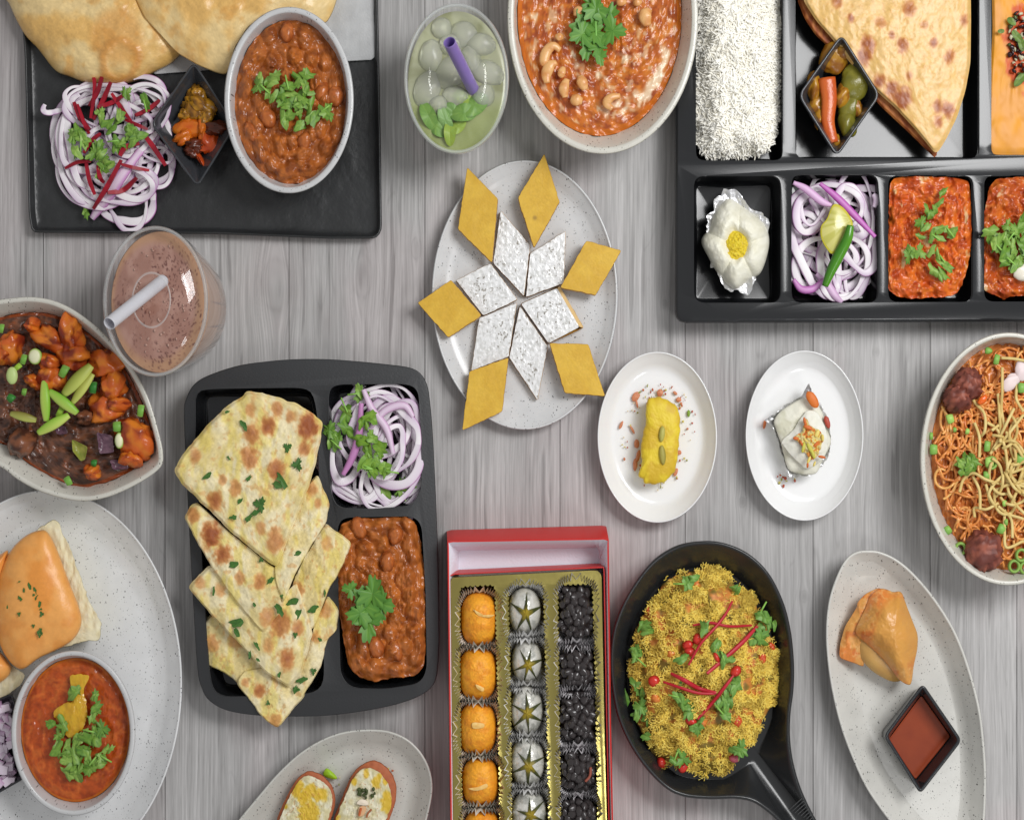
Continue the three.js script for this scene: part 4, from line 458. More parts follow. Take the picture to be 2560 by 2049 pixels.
// ================================================================ lower left: buns and tomato mash on the speckled plate
{
  const rim = ell(119, 1706, 336, 482, 240), fl = ell(116, 1702, 292, 420, 240), t = thing('round_plate', 'large grey speckled plate with buttered buns and a bowl of red mash', 'plate', [119, 1706, 0]);
  put(t, 'body', dish(rim, .026, 7, fl, .012, [234, 235, 237], { base: .62, belly: .9, floor: .009, fk: .9 }), m_ceramic);
  const bunTop = (x, y) => shade(mix(mix([230, 150, 68], [238, 168, 90], ss(.35, .65, fbm(x / 50, y / 60, 3))), [218, 136, 62], .45 * ss(.5, .8, fbm(x / 44 + 4, y / 50, 3))), .97 + .06 * fbm(x / 6, y / 6, 2));
  const crumb = (x, y) => mix([240, 234, 208], [218, 204, 158], fbm(x / 9, y / 16, 4));
  const bun = (label, top, side, h) => { const b = thing('bread_bun', label, 'bread', [...centre(top), .012]); put(b, 'crumb_side', heap(rough(side, 4, .09), (x, y, r) => h - .006 - .004 * r + .003 * (fbm(x / 10, y / 22, 3) - .5), crumb, { nR: 50, bottom: .012, undercut: .9 }), m_bread); put(b, 'crust', heap(top, (x, y, r) => h + .02 * Math.sqrt(Math.max(0, 1 - r ** 2.4)) + .0022 * (fbm(x / 44, y / 40, 2) - .5), bunTop, { nR: 60, bottom: h - .006, undercut: .97 }), m_glaze); return b; };
  bun('dark sliver of bun crust behind the big glossy bun at the left edge', rpoly(F([[-200, 500], [-20, 390], [42, 348], [40, 420], [0, 560], [-200, 700]]), 10, 120), rpoly(F([[-200, 520], [-20, 400], [36, 360], [34, 420], [0, 540], [-200, 680]]), 10, 120), .045);
  bun('small corner of a second glossy bun below the big one at the left edge', rpoly(F([[-200, 760], [0, 870], [40, 920], [62, 955], [40, 1000], [0, 1030], [-200, 1080]]), 12, 120), rpoly(F([[-200, 800], [0, 900], [70, 950], [130, 985], [100, 1050], [0, 1110], [-200, 1100]]), 12, 120), .042);
  const b = bun('big glossy orange bun with a torn pale side on the speckled plate', rpoly(F([[42, 360], [130, 275], [205, 250], [240, 256], [290, 350], [350, 520], [405, 650], [418, 735], [370, 820], [250, 880], [190, 905], [110, 972], [50, 930], [0, 850], [-40, 700], [-20, 520]]), 40, 220), rpoly(F([[190, 245], [260, 200], [300, 205], [310, 260], [355, 340], [395, 460], [450, 610], [515, 725], [505, 815], [430, 815], [370, 835], [200, 890], [60, 800], [30, 420]]), 12, 200), .056);
  flecks(b, F([[150, 540, 13], [120, 560, 9], [100, 600, 12], [175, 560, 14], [178, 590, 13], [200, 630, 12], [210, 680, 11], [205, 655, 8], [95, 680, 9], [35, 645, 7], [168, 740, 8], [203, 770, 15], [200, 790, 9], [95, 515, 6]]), .0765, 5);
  const oc = thing('diamond_bowl', 'black diamond-shaped bowl of chopped onion at the left edge beside the mash', 'bowl', [...F.p(-70, 1340), .012]);
  const rim2 = rpoly(F([[-160, 1175], [56, 1080], [190, 1440], [120, 1518], [-60, 1620], [-230, 1500]]), 12, 160), fl2 = scaled(rim2, .74);
  put(oc, 'body', dish(rim2, .04, 5, fl2.map((p) => p), .02, [44, 46, 49], { h0: .012, base: .7, belly: .9, floor: .018 }), m_gloss);
  const R = rng(91); scatter(46, F([[-60, 1160], [40, 1125], [60, 1300], [80, 1500], [0, 1570], [-60, 1560]]), 14, 9).forEach(([x, y]) => { const g = new THREE.BoxGeometry(1, 1, 1, 2, 2, 2), p = g.attributes.position, s = [12 + 10 * R(), 14 + 14 * R()], a = R() * 3, w = W(x, y, .026 + R() * .012), pu = R(), c = []; for (let i = 0; i < p.count; i++) { const X = p.getX(i), Y = p.getY(i), Z = p.getZ(i); c.push(...mix([230, 220, 230], [176, 110, 164], Y < -.3 ? .7 : pu > .6 ? .5 * (X + .5) : .08).map(lin)); const cx = Y - .5 * X * X; p.setXYZ(i, X * s[0] * S * (1 - .2 * Z), cx * .006 + X * .003 * (pu - .5), Z * s[1] * S); } g.setAttribute('color', new THREE.Float32BufferAttribute(c, 3)); g.rotateX((R() - .5) * .8); g.rotateY(a); g.translate(...w); g.computeVertexNormals(); single('onion_dice', 'chopped purple-white onion dice in the diamond bowl at the left edge', 'onion', g, m_onion, 'onion dice in the left diamond bowl'); });
  const br = ell(182, 1832, 155, 206, 200), bf = ell(188, 1824, 137, 181, 200), bw = thing('curry_bowl', 'grey speckled round bowl of red mash standing on the speckled plate', 'bowl', [182, 1832, .01]);
  put(bw, 'body', dish(br, .062, 13, bf, .047, GREY, { h0: .01 }), m_ceramic);
  const bh = thing('vegetable_mash', 'smooth red-orange vegetable mash filling the bowl on the speckled plate', 'curry', [188, 1824, .03]);
  put(bh, 'mash', heap(bf, gravyH(.048, .004, 30), (x, y, i) => i > 86 ? [190, 100, 26] : curryCol([176, 76, 26], [150, 60, 22], [200, 104, 42], 14)(x, y), { nR: 90, bottom: .03, undercut: .8 }), m_wet);
  put(bh, 'butter', heap(rough(smooth(F([[355, 1000], [440, 985], [450, 1010], [425, 1060], [440, 1160], [420, 1260], [345, 1300], [290, 1220], [275, 1170], [330, 1130], [370, 1110]]), 140), 5, .1), (x, y, r) => .0535 + .003 * (1 - r * r) + .002 * (fbm(x / 10, y / 14, 3) - .5), (x, y) => mix([218, 178, 46], [200, 146, 34], fbm(x / 10, y / 24, 3)), { nR: 40 }), m_sauce, 'melting yellow butter');
  herbs('chopped coriander heap below the butter on the red mash', F([[365, 1090], [480, 1110], [490, 1160], [450, 1210], [260, 1215], [310, 1260], [300, 1310], [285, 1360], [330, 1340], [380, 1330], [430, 1310], [480, 1280], [520, 1270], [490, 1330], [550, 1360], [510, 1400], [430, 1400], [380, 1390], [340, 1430], [350, 1470], [400, 1490], [450, 1450], [490, 1430], [380, 1440], [420, 1360], [330, 1390]]), .0555, { size: 23, n: 2, spread: 8, seed: 37 });
}

// ================================================================ centre left: three-compartment tray with stuffed flatbread
{
  const ht = .036, o = cw(smooth(G([[68, 300], [80, 235], [110, 180], [170, 140], [300, 96], [430, 76], [560, 66], [700, 66], [830, 75], [960, 88], [1060, 102], [1110, 128], [1140, 180], [1152, 250], [1165, 400], [1180, 700], [1190, 1000], [1194, 1250], [1190, 1400], [1172, 1495], [1110, 1548], [1000, 1588], [850, 1618], [700, 1636], [560, 1640], [400, 1636], [260, 1614], [180, 1570], [145, 1510], [125, 1400], [95, 900], [78, 550]]), 260));
  const t = thing('compartment_tray', 'black three-compartment tray of stuffed flatbread, onions and chickpea curry', 'tray', [...centre(o), 0]);
  const HP = [rpoly(G([[112, 205], [180, 192], [590, 186], [640, 205], [662, 300], [676, 800], [692, 1400], [690, 1500], [640, 1545], [240, 1560], [190, 1530], [172, 1430], [140, 900], [112, 400]]), 34, 140), rpoly(G([[700, 200], [740, 172], [1060, 170], [1108, 200], [1120, 420], [1122, 640], [1080, 715], [900, 730], [740, 725], [708, 650]]), 26, 140), rpoly(G([[738, 800], [770, 758], [1080, 752], [1122, 790], [1140, 1100], [1145, 1440], [1110, 1500], [960, 1525], [800, 1520], [752, 1460]]), 26, 140)].map(cw);
  const tp = ([x, y]) => { const w = W(x, y, ht); return new THREE.Vector2(w[0], -w[2]); }, sh = new THREE.Shape(o.map(tp)); for (const p of HP) sh.holes.push(new THREE.Path(p.map(tp)));
  const g = new THREE.ExtrudeGeometry(sh, { depth: .001, bevelEnabled: true, bevelThickness: .0012, bevelSize: .0012, bevelOffset: -.0012, bevelSegments: 3 }); g.rotateX(-Math.PI / 2); g.translate(0, ht - .0022, 0);
  g.setAttribute('color', new THREE.BufferAttribute(new Float32Array(g.attributes.position.count * 3).map((_, i) => lin([46, 47, 49][i % 3])), 3)); put(t, 'tray_top', toCreasedNormals(g, .7), mat({ roughness: .5, bumpMap: grainTex, bumpScale: .0002 }));
  const w = (d, h) => ring(inset(o, d).map((p) => atH(p, ht, h)), h); put(t, 'outer_wall', surf([w(3, ht - .003), w(0, ht - .006), w(6, .016), w(16, .001), ring(scaled(o, .01), .001)], [40, 41, 43]), m_black);
  HP.forEach((p) => { const d = (k, h) => ring(inset(p, k).map((q) => atH(q, ht, h)), h); put(t, 'compartment', surf([ring(scaled(p, .01).map((q) => atH(q, ht, .004)), .004), ring(scaled(inset(p, 22), .5).map((q) => atH(q, ht, .004)), .004), d(24, .0042), d(16, .006), d(11, .012), d(5, .026), d(2, ht - .003), d(.6, ht - .001), d(-2, ht - .001)], [28, 29, 31]), m_gloss); });
  const sp = (a) => a.map(([x, y, r, k]) => [...G.p(x, y), r * .5677, k ?? .8]);
  const piece = (label, out, h, spots, fl, seed, tilt = [0, 0]) => { const p = rough(seed === 8 ? rpoly(G(out), 9, 220) : scaled(rpoly(G(out), 9, 220), 1.035), 3, .05, seed), b = thing('stuffed_flatbread', label, 'bread', [...centre(p), .02]), c = centre(p); bread(b, 'dough', p, h, .0085, sp(spots), { dome: .003, yellow: .62, f: .8, nR: 70, tilt, amp: .005 }); for (const [x, y, s] of fl) { const [a, q] = G.p(x, y); flecks(b, [[a, q, (s ?? 26) * .5677]], h + .013 + tilt[0] * (a - c[0]) + tilt[1] * (q - c[1]), seed + x); } return b; };
  piece('bottom left fold of stuffed flatbread reaching the lower left of the tray', [[135, 1390], [165, 1220], [205, 1188], [330, 1300], [530, 1500], [420, 1560], [320, 1500], [260, 1450]], .022, [[190, 1320, 40, .5], [300, 1300, 44, .4], [450, 1430, 40, .5]], [[230, 1222, 16], [360, 1370, 24]], 1);
  piece('lowest tip of stuffed flatbread hanging over the bottom edge of the tray', [[305, 1490], [330, 1440], [440, 1420], [530, 1480], [600, 1540], [520, 1640], [482, 1688], [430, 1655], [370, 1580]], .03, [[400, 1525, 34, .9], [470, 1660, 34, .5], [340, 1490, 20, .5]], [[440, 1580, 18], [565, 1520, 28]], 2, [0, .00006]);
  piece('right lower strip of stuffed flatbread pointing at the chickpea curry', [[640, 1250], [700, 1112], [748, 1172], [740, 1262], [700, 1300], [672, 1420], [585, 1560], [520, 1500], [600, 1380]], .031, [[690, 1170, 36, .4], [650, 1290, 28, .5]], [[590, 1478, 46], [640, 1440, 26], [668, 1300, 18], [560, 1520, 30]], 3);
  piece('right middle piece of stuffed flatbread overlapping the chickpea curry compartment', [[690, 795], [805, 880], [765, 980], [705, 1080], [650, 1230], [620, 1260], [545, 1060], [600, 940]], .037, [[700, 880, 30, .3], [570, 1080, 36, .6]], [[640, 1165, 44], [690, 1095, 22], [570, 1190, 40], [545, 1135, 46]], 4);
  piece('long plain strip of stuffed flatbread running to the bottom left corner', [[98, 1075], [188, 978], [225, 1000], [310, 1120], [415, 1255], [500, 1130], [560, 1050], [610, 1180], [628, 1280], [585, 1430], [530, 1505], [430, 1440], [310, 1310], [190, 1185]], .04, [[140, 1050, 26, .4], [490, 1235, 60, .8], [520, 1385, 46, .9], [230, 1080, 30, .3], [570, 1250, 34, .7], [440, 1330, 30, .4]], [[200, 1090, 28], [303, 1230, 60], [300, 1270, 40], [390, 1328, 30], [490, 1455, 26], [560, 1280, 22], [360, 1368, 26], [395, 1390, 18]], 5);
  piece('left strip of stuffed flatbread with two large brown blisters', [[78, 768], [100, 725], [132, 702], [260, 820], [440, 962], [478, 990], [490, 1080], [500, 1160], [415, 1264], [300, 1130], [190, 975], [120, 850]], .047, [[190, 840, 58, 1.3], [240, 925, 48, 1], [110, 755, 34, .7], [315, 1030, 28, .5], [405, 1050, 36, .7], [440, 1200, 44, .5]], [[290, 968, 42], [490, 1172, 50], [380, 1148, 20], [450, 1040, 34], [410, 950, 20]], 6);
  piece('narrow middle piece of stuffed flatbread right of the top fan', [[600, 640], [655, 585], [708, 710], [690, 790], [640, 870], [560, 1005], [510, 1130], [470, 1040], [470, 980], [545, 800]], .05, [[630, 640, 34, .6], [660, 700, 20, .5]], [[570, 920, 26], [500, 1110, 16]], 7);
  piece('top fan-shaped piece of stuffed flatbread with browned blisters and herbs', [[343, 208], [400, 212], [480, 235], [565, 260], [640, 305], [680, 345], [668, 440], [650, 525], [600, 680], [550, 800], [480, 980], [440, 962], [280, 830], [110, 662], [62, 622], [22, 555], [60, 490], [110, 430], [180, 350], [250, 280], [335, 222]], .056, [[615, 360, 62, 1.4], [440, 360, 42, 1], [480, 290, 34, .7], [370, 395, 50, .8], [355, 500, 50, .8], [475, 555, 44, .9], [600, 460, 32, .8], [120, 495, 30, .6], [205, 690, 44, .9], [295, 635, 34, .6], [470, 860, 50, .7], [410, 810, 30, .5], [240, 600, 22, .5], [540, 320, 30, .6], [360, 290, 30, .5]], [[333, 358, 38], [260, 298, 22], [525, 455, 34], [570, 530, 44], [500, 600, 54], [480, 620, 40], [170, 580, 34], [355, 590, 26], [405, 705, 50], [385, 740, 36], [355, 765, 34], [288, 762, 30], [315, 690, 24], [265, 500, 18]], 8);
  // onions
  const lab = 'pale purple raw onion ring piled in the top right compartment of the flatbread tray', gp = 'onion rings in the flatbread tray';
  [[900, 440, 160, 270, .1, 0], [895, 470, 215, 230, .2, 1], [980, 440, 130, 180, .1, 3], [990, 530, 130, 190, .35, 3.6], [840, 480, 150, 220, -.15, 1.6], [800, 520, 110, 180, -.3, 2.4], [960, 560, 170, 180, .2, 1], [920, 330, 170, 160, 0, 2], [1000, 420, 90, 150, .2, 4.2], [880, 570, 180, 130, .4, 2], [970, 480, 60, 120, .5, 4.6], [900, 400, 130, 180, -.4, 3], [905, 455, 190, 250, .05, .6], [1000, 470, 105, 200, .2, 2.6], [850, 540, 140, 150, .1, 1.4], [1000, 600, 110, 130, .5, 1.8], [930, 360, 140, 130, .2, 3.4], [820, 400, 90, 190, .2, 2.2], [940, 500, 120, 210, -.2, .4], [1010, 520, 80, 230, -.1, 1.2]].forEach(([x, y, a, b, r, l], i) => onion(lab, gp, ...G.p(x, y), a * .5677, b * .5677, r, .014 + l * .0056, { seed: i + 120, w: 6 + i % 3, purple: .42, tilt: .7 }));
  [[[860, 200], [900, 290], [960, 370], [990, 480]], [[850, 260], [840, 400], [810, 500], [770, 575]], [[880, 380], [960, 290], [1040, 270], [1080, 320]]].forEach((p, i) => single('onion_ring', lab, 'onion', tube(p.map(([x, y]) => [...G.p(x, y), .042]), { r: 9, n: 10, flat: .8, prof: (t) => .6 + .5 * Math.sin(Math.PI * clamp(t, .05, .95)), col: (t, c) => mix([226, 212, 226], [186, 120, 176], i === 1 ? .9 : .5 * Math.abs(c)) }), m_onion, gp));
  herbs('coriander leaves in the middle of the pale onion rings of the flatbread tray', G([[860, 345], [880, 330], [850, 430], [900, 420], [940, 460], [880, 480], [910, 510], [900, 550], [940, 540], [870, 530], [960, 560], [925, 480]]), .046, { size: 24, n: 2, spread: 7, seed: 51, c1: [142, 178, 56] });
  herbs('coriander leaves at the left edge of the pale onion rings of the flatbread tray', G([[720, 380], [715, 420], [740, 430], [790, 300], [780, 370], [850, 215]]), .034, { size: 26, n: 2, spread: 6, seed: 52 });
  herbs('small coriander sprig at the lower right of the pale onion rings', G([[1010, 625], [1040, 620], [1020, 650], [965, 650], [1060, 615]]), .024, { size: 24, n: 2, spread: 5, seed: 53 });
  // chickpea curry
  const CPT = G([[840, 800], [910, 830], [1000, 835], [970, 950], [855, 965], [1080, 930], [820, 1030], [975, 1080], [905, 1010], [915, 1330], [1000, 1340], [860, 1350], [820, 1240], [1090, 1180], [890, 1440], [1000, 1440], [820, 1410], [1080, 1260], [1030, 1040], [780, 840], [1060, 1100], [1090, 1380], [1000, 1220]]);
  const cc = thing('chickpea_curry', 'brown chickpea curry in the lower right compartment of the flatbread tray', 'curry', [...G.p(940, 1120), .01]);
  put(cc, 'gravy', heap(rough(rpoly(G([[750, 800], [800, 775], [860, 765], [1040, 755], [1090, 780], [1110, 850], [1130, 1000], [1136, 1300], [1130, 1420], [1080, 1465], [980, 1470], [900, 1490], [830, 1460], [790, 1410], [765, 1250], [745, 1150], [738, 1000], [745, 900]]), 26, 200), 4, .09), ((g, bm) => (x, y, r) => g(x, y, r) + bm(x, y) * (.75 + .5 * fbm(x / 9, y / 9, 2)))(gravyH(.035, .008, 24), bumps([...CPT, ...scatter(24, rpoly(G([[760, 790], [1100, 780], [1120, 1420], [800, 1430]]), 20, 40), 44, 34)], .0066)), curryCol([166, 94, 42], [134, 70, 30], [194, 114, 50]), { nR: 90, bottom: .012, undercut: .94 }), m_wet);
  chickpeas(cc, G([[840, 805], [1000, 840], [968, 955], [915, 1330], [1002, 1342]]), .0405, 61, 1);
  sprig('bright coriander sprig on the chickpea curry of the flatbread tray', G.p(870, 1160), .046, [[...G.p(860, 1150), 42, 2.4], [...G.p(880, 1220), 44, 1.6], [...G.p(900, 1100), 42, -1.4], [...G.p(940, 1140), 36, .3], [...G.p(800, 1080), 22, 3.4], [...G.p(845, 1185), 36, 2.9], [...G.p(910, 1160), 38, 1]], G([[775, 1065], [830, 1085], [885, 1110]]), 9);
}

// ================================================================ centre: diamond sweets on a round plate
{
  const rim = cw(ell(1312, 737, 233, 337, 240)), fl = ell(1312, 737, 196, 288, 240), t = thing('round_plate', 'pale grey speckled plate with a star of diamond-shaped sweets', 'plate', [1312, 737, 0]);
  put(t, 'body', dish(rim, .02, 7, fl, .01, [216, 217, 219], { base: .62, belly: .9, floor: .0085, fk: .9 }), m_ceramic);
  const ye = [[[345, 135], [525, 320], [490, 692], [290, 495], 'yellow diamond sweet at the upper left of the star, poking past the plate rim'], [[795, 55], [885, 335], [735, 607], [640, 315], 'yellow diamond sweet at the top of the star with a small dark dent'], [[1040, 562], [1245, 620], [1095, 882], [888, 836], 'yellow diamond sweet at the right of the star, over the plate rim'], [[250, 790], [430, 1000], [235, 1128], [55, 925], 'yellow diamond sweet at the left of the star, sticking out over the table'], [[825, 1160], [1052, 1165], [1150, 1470], [915, 1452], 'yellow diamond sweet at the lower right of the star, nearest the white plate'], [[586, 1245], [550, 1560], [315, 1670], [358, 1325], 'yellow diamond sweet at the bottom of the star, nearest the flatbread tray']];
  const si = [[[540, 385], [714, 590], [677, 888], [496, 693], 'silver-leafed diamond sweet pointing up, upper left of the star centre'], [[920, 505], [910, 810], [688, 893], [710, 638], 'silver-leafed diamond sweet pointing up to the right of the star centre'], [[885, 828], [1025, 1070], [820, 1163], [657, 930], 'silver-leafed diamond sweet right of the star centre with a bare tan edge'], [[652, 942], [816, 1180], [755, 1495], [590, 1242], 'silver-leafed diamond sweet pointing straight down from the star centre'], [[636, 925], [588, 1240], [368, 1322], [415, 1013], 'silver-leafed diamond sweet at the lower left of the star centre'], [[480, 693], [640, 905], [440, 1002], [280, 795], 'silver-leafed diamond sweet at the left of the star centre']];
  const cut = (q, h0, h1, e, n) => { const o = rough(cw(rpoly(HH(q), e, n)), 1.6, .12, h1 * 900 + q[0][0]); return { o, side: surf([ring(inset(o, .8), h1), ring(o, h1 - .0007), ring(inset(o, -.5).map((p) => atH(p, h1, h0)), h0), ring(scaled(o, .01), h0)], (x, y) => mix([206, 152, 48], [188, 134, 44], n2(x / 5, y / 5))) }; };
  ye.forEach((q, i) => { const l = q.pop(), { o, side } = cut(q, .0205, .0285, 5, 120); single('diamond_sweet', l, 'sweet', mergeGeometries([heap(inset(o, .8), (x, y, r) => .0285 + .0004 * (fbm(x / 20, y / 20, 3) - .5), (x, y) => { let c = mix([216, 174, 56], [208, 164, 46], ss(.3, .7, fbm(x / 34 + i * 9, y / 34, 3))); c = shade(c, .96 + .08 * fbm(x / 4, y / 4, 2)); const e = i === 1 ? Math.hypot(x - HH.p(740, 0)[0], y - HH.p(0, 430)[1]) / 7 : 9; return mix(c, [150, 116, 44], .8 * ss(1.2, .3, e)); }, { nR: 30 }), side]), m_food); });
  si.forEach((q, i) => { const l = q.pop(), { o, side } = cut(q, .0095, .0175, 4, 120), d = thing('silver_diamond_sweet', l, 'sweet', [...centre(o), .0095]); put(d, 'fudge', side, m_food); put(d, 'silver_leaf', heap(i === 2 ? cw(rpoly(HH([[870, 840], [1000, 1066], [820, 1161], [660, 932]]), 4, 120)) : inset(o, .7), (x, y, r) => .0176 + .0004 * (fbm(x / 7, y / 9, 3) - .5) * ss(1, .9, r), (x, y) => { const k = ss(.68, .78, fbm(x / 4.2 + i * 7, y / 5, 2)) * ss(.45, .62, fbm(x / 26 + i, y / 26, 2)); return mix(mix([242, 242, 242], [222, 222, 220], ss(.45, .7, fbm(x / 6, y / 6, 2))), [126, 118, 106], k * .8); }, { nR: 70 }), m_vark); if (i === 2) put(d, 'bare_edge', heap(cw(rpoly(HH([[885, 828], [1025, 1070], [1000, 1066], [870, 840]]), 2, 80)), () => .0174, [222, 186, 124], { nR: 8 }), m_food); });
}
// ================================================================ centre right: two small white plates
function whitePlate(label, cx, cy, rx, ry) { const rim = cw(ell(cx, cy, rx, ry, 220)), t = thing('small_plate', label, 'plate', [cx, cy, 0]); put(t, 'body', dish(rim, .026, 5, ell(cx - 2, cy - 1, rx * .78, ry * .8, 220), .011, WHITE, { base: .6, belly: .88, floor: .009, fk: .85 }), m_porcelain); }
const nutC = [[186, 92, 44], [204, 190, 96], [150, 150, 58], [222, 206, 170], [176, 70, 40]];
function crumbs(label, pts, h, seed, s = 1) { const R = rng(seed), t = thing('nut_crumbs', label, 'nuts', [...centre(pts), h]), g = pts.map(([x, y]) => lump(x + (R() - .5) * 10, y + (R() - .5) * 12, h + .001, (1 + 1.9 * R()) * s, (1.3 + 2.2 * R()) * s, .0008, { n: 1, amp: .5, seed: R() * 99, col: nutC[Math.floor(R() * 5)] })); const m = put(t, 'crumbs', mergeGeometries(g), m_food); m.userData.kind = 'stuff'; }
{
  whitePlate('small white plate with the yellow oblong sweet, nearest the diamond sweets', 1643.6, 1092.6, 150, 214);
  whitePlate('small white plate with the white folded sweet on foil, right of the other', 2012, 1088.5, 148, 213);
  const s = thing('oblong_sweet', 'yellow oblong milk sweet with two pistachios on the white plate', 'sweet', [...I.p(555, 760), .01]);
  const so = rough(smooth(I([[465, 455], [520, 446], [585, 450], [640, 478], [680, 520], [698, 580], [700, 700], [690, 820], [668, 950], [645, 1010], [600, 1052], [540, 1078], [445, 1074], [432, 1040], [395, 1015], [420, 930], [418, 780], [445, 650], [452, 540]]), 180), 4, .08);
  put(s, 'body', heap(so, (x, y, r) => .03 + .007 * Math.sqrt(Math.max(0, 1 - r ** 4)) + .001 * (fbm(x / 20, y / 28, 3) - .5) + .0005 * (fbm(x / 5, y / 5, 2) - .5), (x, y) => mix([224, 196, 44], [208, 172, 34], ss(.35, .65, fbm(x / 24, y / 30, 3))), { nR: 50, bottom: .011, undercut: .93 }), m_food);
  put(s, 'pistachio', lump(...I.p(568, 712), .038, 7.5, 20, .0034, { n: 3, amp: .1, col: [178, 172, 84], rot: .1 }), m_food); put(s, 'pistachio', lump(...I.p(572, 865), .038, 8, 24, .0036, { n: 3, amp: .1, seed: 4, col: (a) => mix([190, 180, 92], [140, 130, 50], .5 + .5 * a), rot: -.08 }), m_food);
  [[378, 440, 12, 17, .5], [385, 490, 4, 16, -.2], [555, 412, 11, 12, .3], [690, 462, 9, 8, -.4], [665, 415, 5, 8, -.8], [352, 680, 4, 15, -.5], [385, 785, 9, 14, 0], [395, 870, 7, 20, .2], [375, 935, 8, 20, .1], [693, 848, 9, 8, .3], [668, 990, 7, 14, .3], [270, 650, 5, 14, .4], [708, 492, 5, 5, 0], [755, 675, 4, 4, 0], [295, 895, 4, 5, 0]].forEach(([x, y, a, b, r], i) => single('almond_sliver', 'reddish almond sliver scattered round the yellow oblong sweet', 'nut', lump(...I.p(x, y), .0122, a * .72, b * .78, .0012, { n: 3, amp: .2, seed: i, col: (p, q, c) => mix([216, 148, 108], [184, 104, 68], fbm(p * 3 + i, c * 3, 2)), rot: r }), m_food, 'almond slivers round the yellow sweet'));
  single('pistachio_sliver', 'bright green pistachio sliver right of the yellow oblong sweet', 'nut', lump(...I.p(763, 562), .012, 4, 9, .0015, { n: 2, amp: .2, col: [128, 160, 52] }), m_food);
  const R = rng(3), pts = []; for (let i = 0; i < 120; i++) { const a = R() * 6.28, top = a > 3.5 && a < 5.9; if (!top && R() < .45) continue; const k = .78 + .34 * R(); pts.push(I.p(545 + Math.cos(a) * 225 * k * (1 + .1 * R()), 720 + Math.sin(a) * 360 * k)); }
  crumbs('tiny chopped nut crumbs scattered round the yellow oblong sweet', pts, .0112, 4);
  // white sweet on foil
  single('foil_wrap', 'crinkled silver foil with pointed corners under the white sweet', 'foil', heap(rough(rpoly(I([[1640, 340], [1665, 410], [1720, 490], [1760, 560], [1790, 650], [1800, 770], [1790, 850], [1740, 950], [1640, 1020], [1500, 1030], [1460, 920], [1420, 780], [1370, 650], [1312, 612], [1400, 560], [1480, 490], [1590, 440], [1610, 390]]), 5, 200), 4, .1), (x, y, r) => .0125 + .016 * r * r + .006 * (ridge(x / 9, y / 9, 3) - .5) * r, [222, 222, 224], { nR: 40 }), m_foil);
  const w = thing('folded_sweet', 'white folded milk sweet topped with nuts on silver foil', 'sweet', [...I.p(1600, 750), .013]);
  put(w, 'base', heap(smooth(I([[1600, 450], [1680, 470], [1740, 560], [1765, 660], [1800, 760], [1780, 830], [1740, 900], [1700, 990], [1640, 1010], [1560, 1000], [1490, 970], [1455, 860], [1435, 780], [1400, 680], [1385, 620], [1420, 560], [1500, 500]]), 180), (x, y, r) => .03 + .007 * Math.sqrt(Math.max(0, 1 - r ** 3)) + .002 * (fbm(x / 18, y / 18, 3) - .5), (x, y) => mix([224, 222, 206], [206, 204, 182], ss(.4, .7, fbm(x / 22, y / 22, 3))), { nR: 50, bottom: .014, undercut: .9 }), m_food);
  const cq = I.p(1650, 760);
  put(w, 'folded_lip', heap(rough(smooth(I([[1640, 540], [1700, 560], [1750, 650], [1775, 750], [1770, 850], [1700, 930], [1620, 965], [1540, 900], [1450, 800], [1440, 770], [1530, 670], [1600, 570]]), 160), 3, .06), (x, y, r) => .04 + .006 * Math.sin(Math.PI * clamp(.25 + r * .75)) - .003 * ss(.45, 0, r) + .0012 * (fbm(x / 12, y / 12, 3) - .5), (x, y) => mix([238, 237, 228], [222, 220, 204], fbm(x / 16, y / 16, 3)), { nR: 50, c: cq, bottom: .034, undercut: .96 }), m_food);
  const fl = rough(smooth(I([[1615, 600], [1660, 660], [1720, 690], [1745, 740], [1730, 800], [1710, 870], [1660, 900], [1600, 830], [1560, 770], [1530, 740], [1590, 690]]), 120), 5, .1);
  put(w, 'nut_filling', heap(fl, (x, y, r) => .046 + .003 * (1 - r * r) + .004 * fbm(x / 5, y / 6, 2), (x, y) => { const k = fbm(x / 6 + 3, y / 6, 3); return k < .44 ? mix([212, 140, 50], [190, 96, 40], n2(x / 3, y / 3)) : mix([222, 204, 96], [206, 190, 130], ss(.45, .6, k)); }, { nR: 36 }), m_food);
  [[1600, 810, 6, 16, .2, 1], [1650, 820, 7, 19, -.5, 1], [1670, 860, 6, 13, -.3, 1], [1635, 665, 16, 6, .35, 0], [1610, 620, 5, 12, -.2, 0], [1545, 745, 10, 5, .2, 0], [1700, 710, 8, 12, .4, 2], [1640, 900, 5, 12, .4, 2], [1740, 740, 5, 10, 0, 2], [1735, 880, 14, 4, .2, 0], [1620, 760, 9, 4, .6, 2], [1690, 790, 5, 10, .8, 0], [1585, 780, 4, 10, -.5, 0], [1630, 940, 4, 8, 0, 0], [1680, 930, 4, 8, .4, 2]].forEach(([x, y, a, b, r, k], i) => put(w, 'nut_sliver', lump(...I.p(x, y), .0505, a * .7, b * .85, .0016, { n: 3, amp: .15, seed: i, col: [[208, 106, 40], [196, 190, 76], [228, 206, 110]][k], rot: r }), m_food));
  single('almond_sliver', 'large orange almond slice at the top corner of the white folded sweet', 'nut', lump(...I.p(1665, 462), .043, 12, 23, .0026, { n: 3, amp: .12, col: [214, 112, 34], rot: -.55 }), m_food);
  single('almond_sliver', 'dark red sliver at the right edge of the silver foil', 'nut', lump(...I.p(1772, 625), .036, 7, 16, .002, { n: 2, amp: .2, col: [176, 70, 50], rot: -.3 }), m_food);
  single('almond_sliver', 'small orange sliver on the plate left of the foil corner', 'nut', lump(...I.p(1318, 640), .0125, 4, 12, .0016, { n: 2, amp: .2, col: [206, 112, 60], rot: .2 }), m_food);
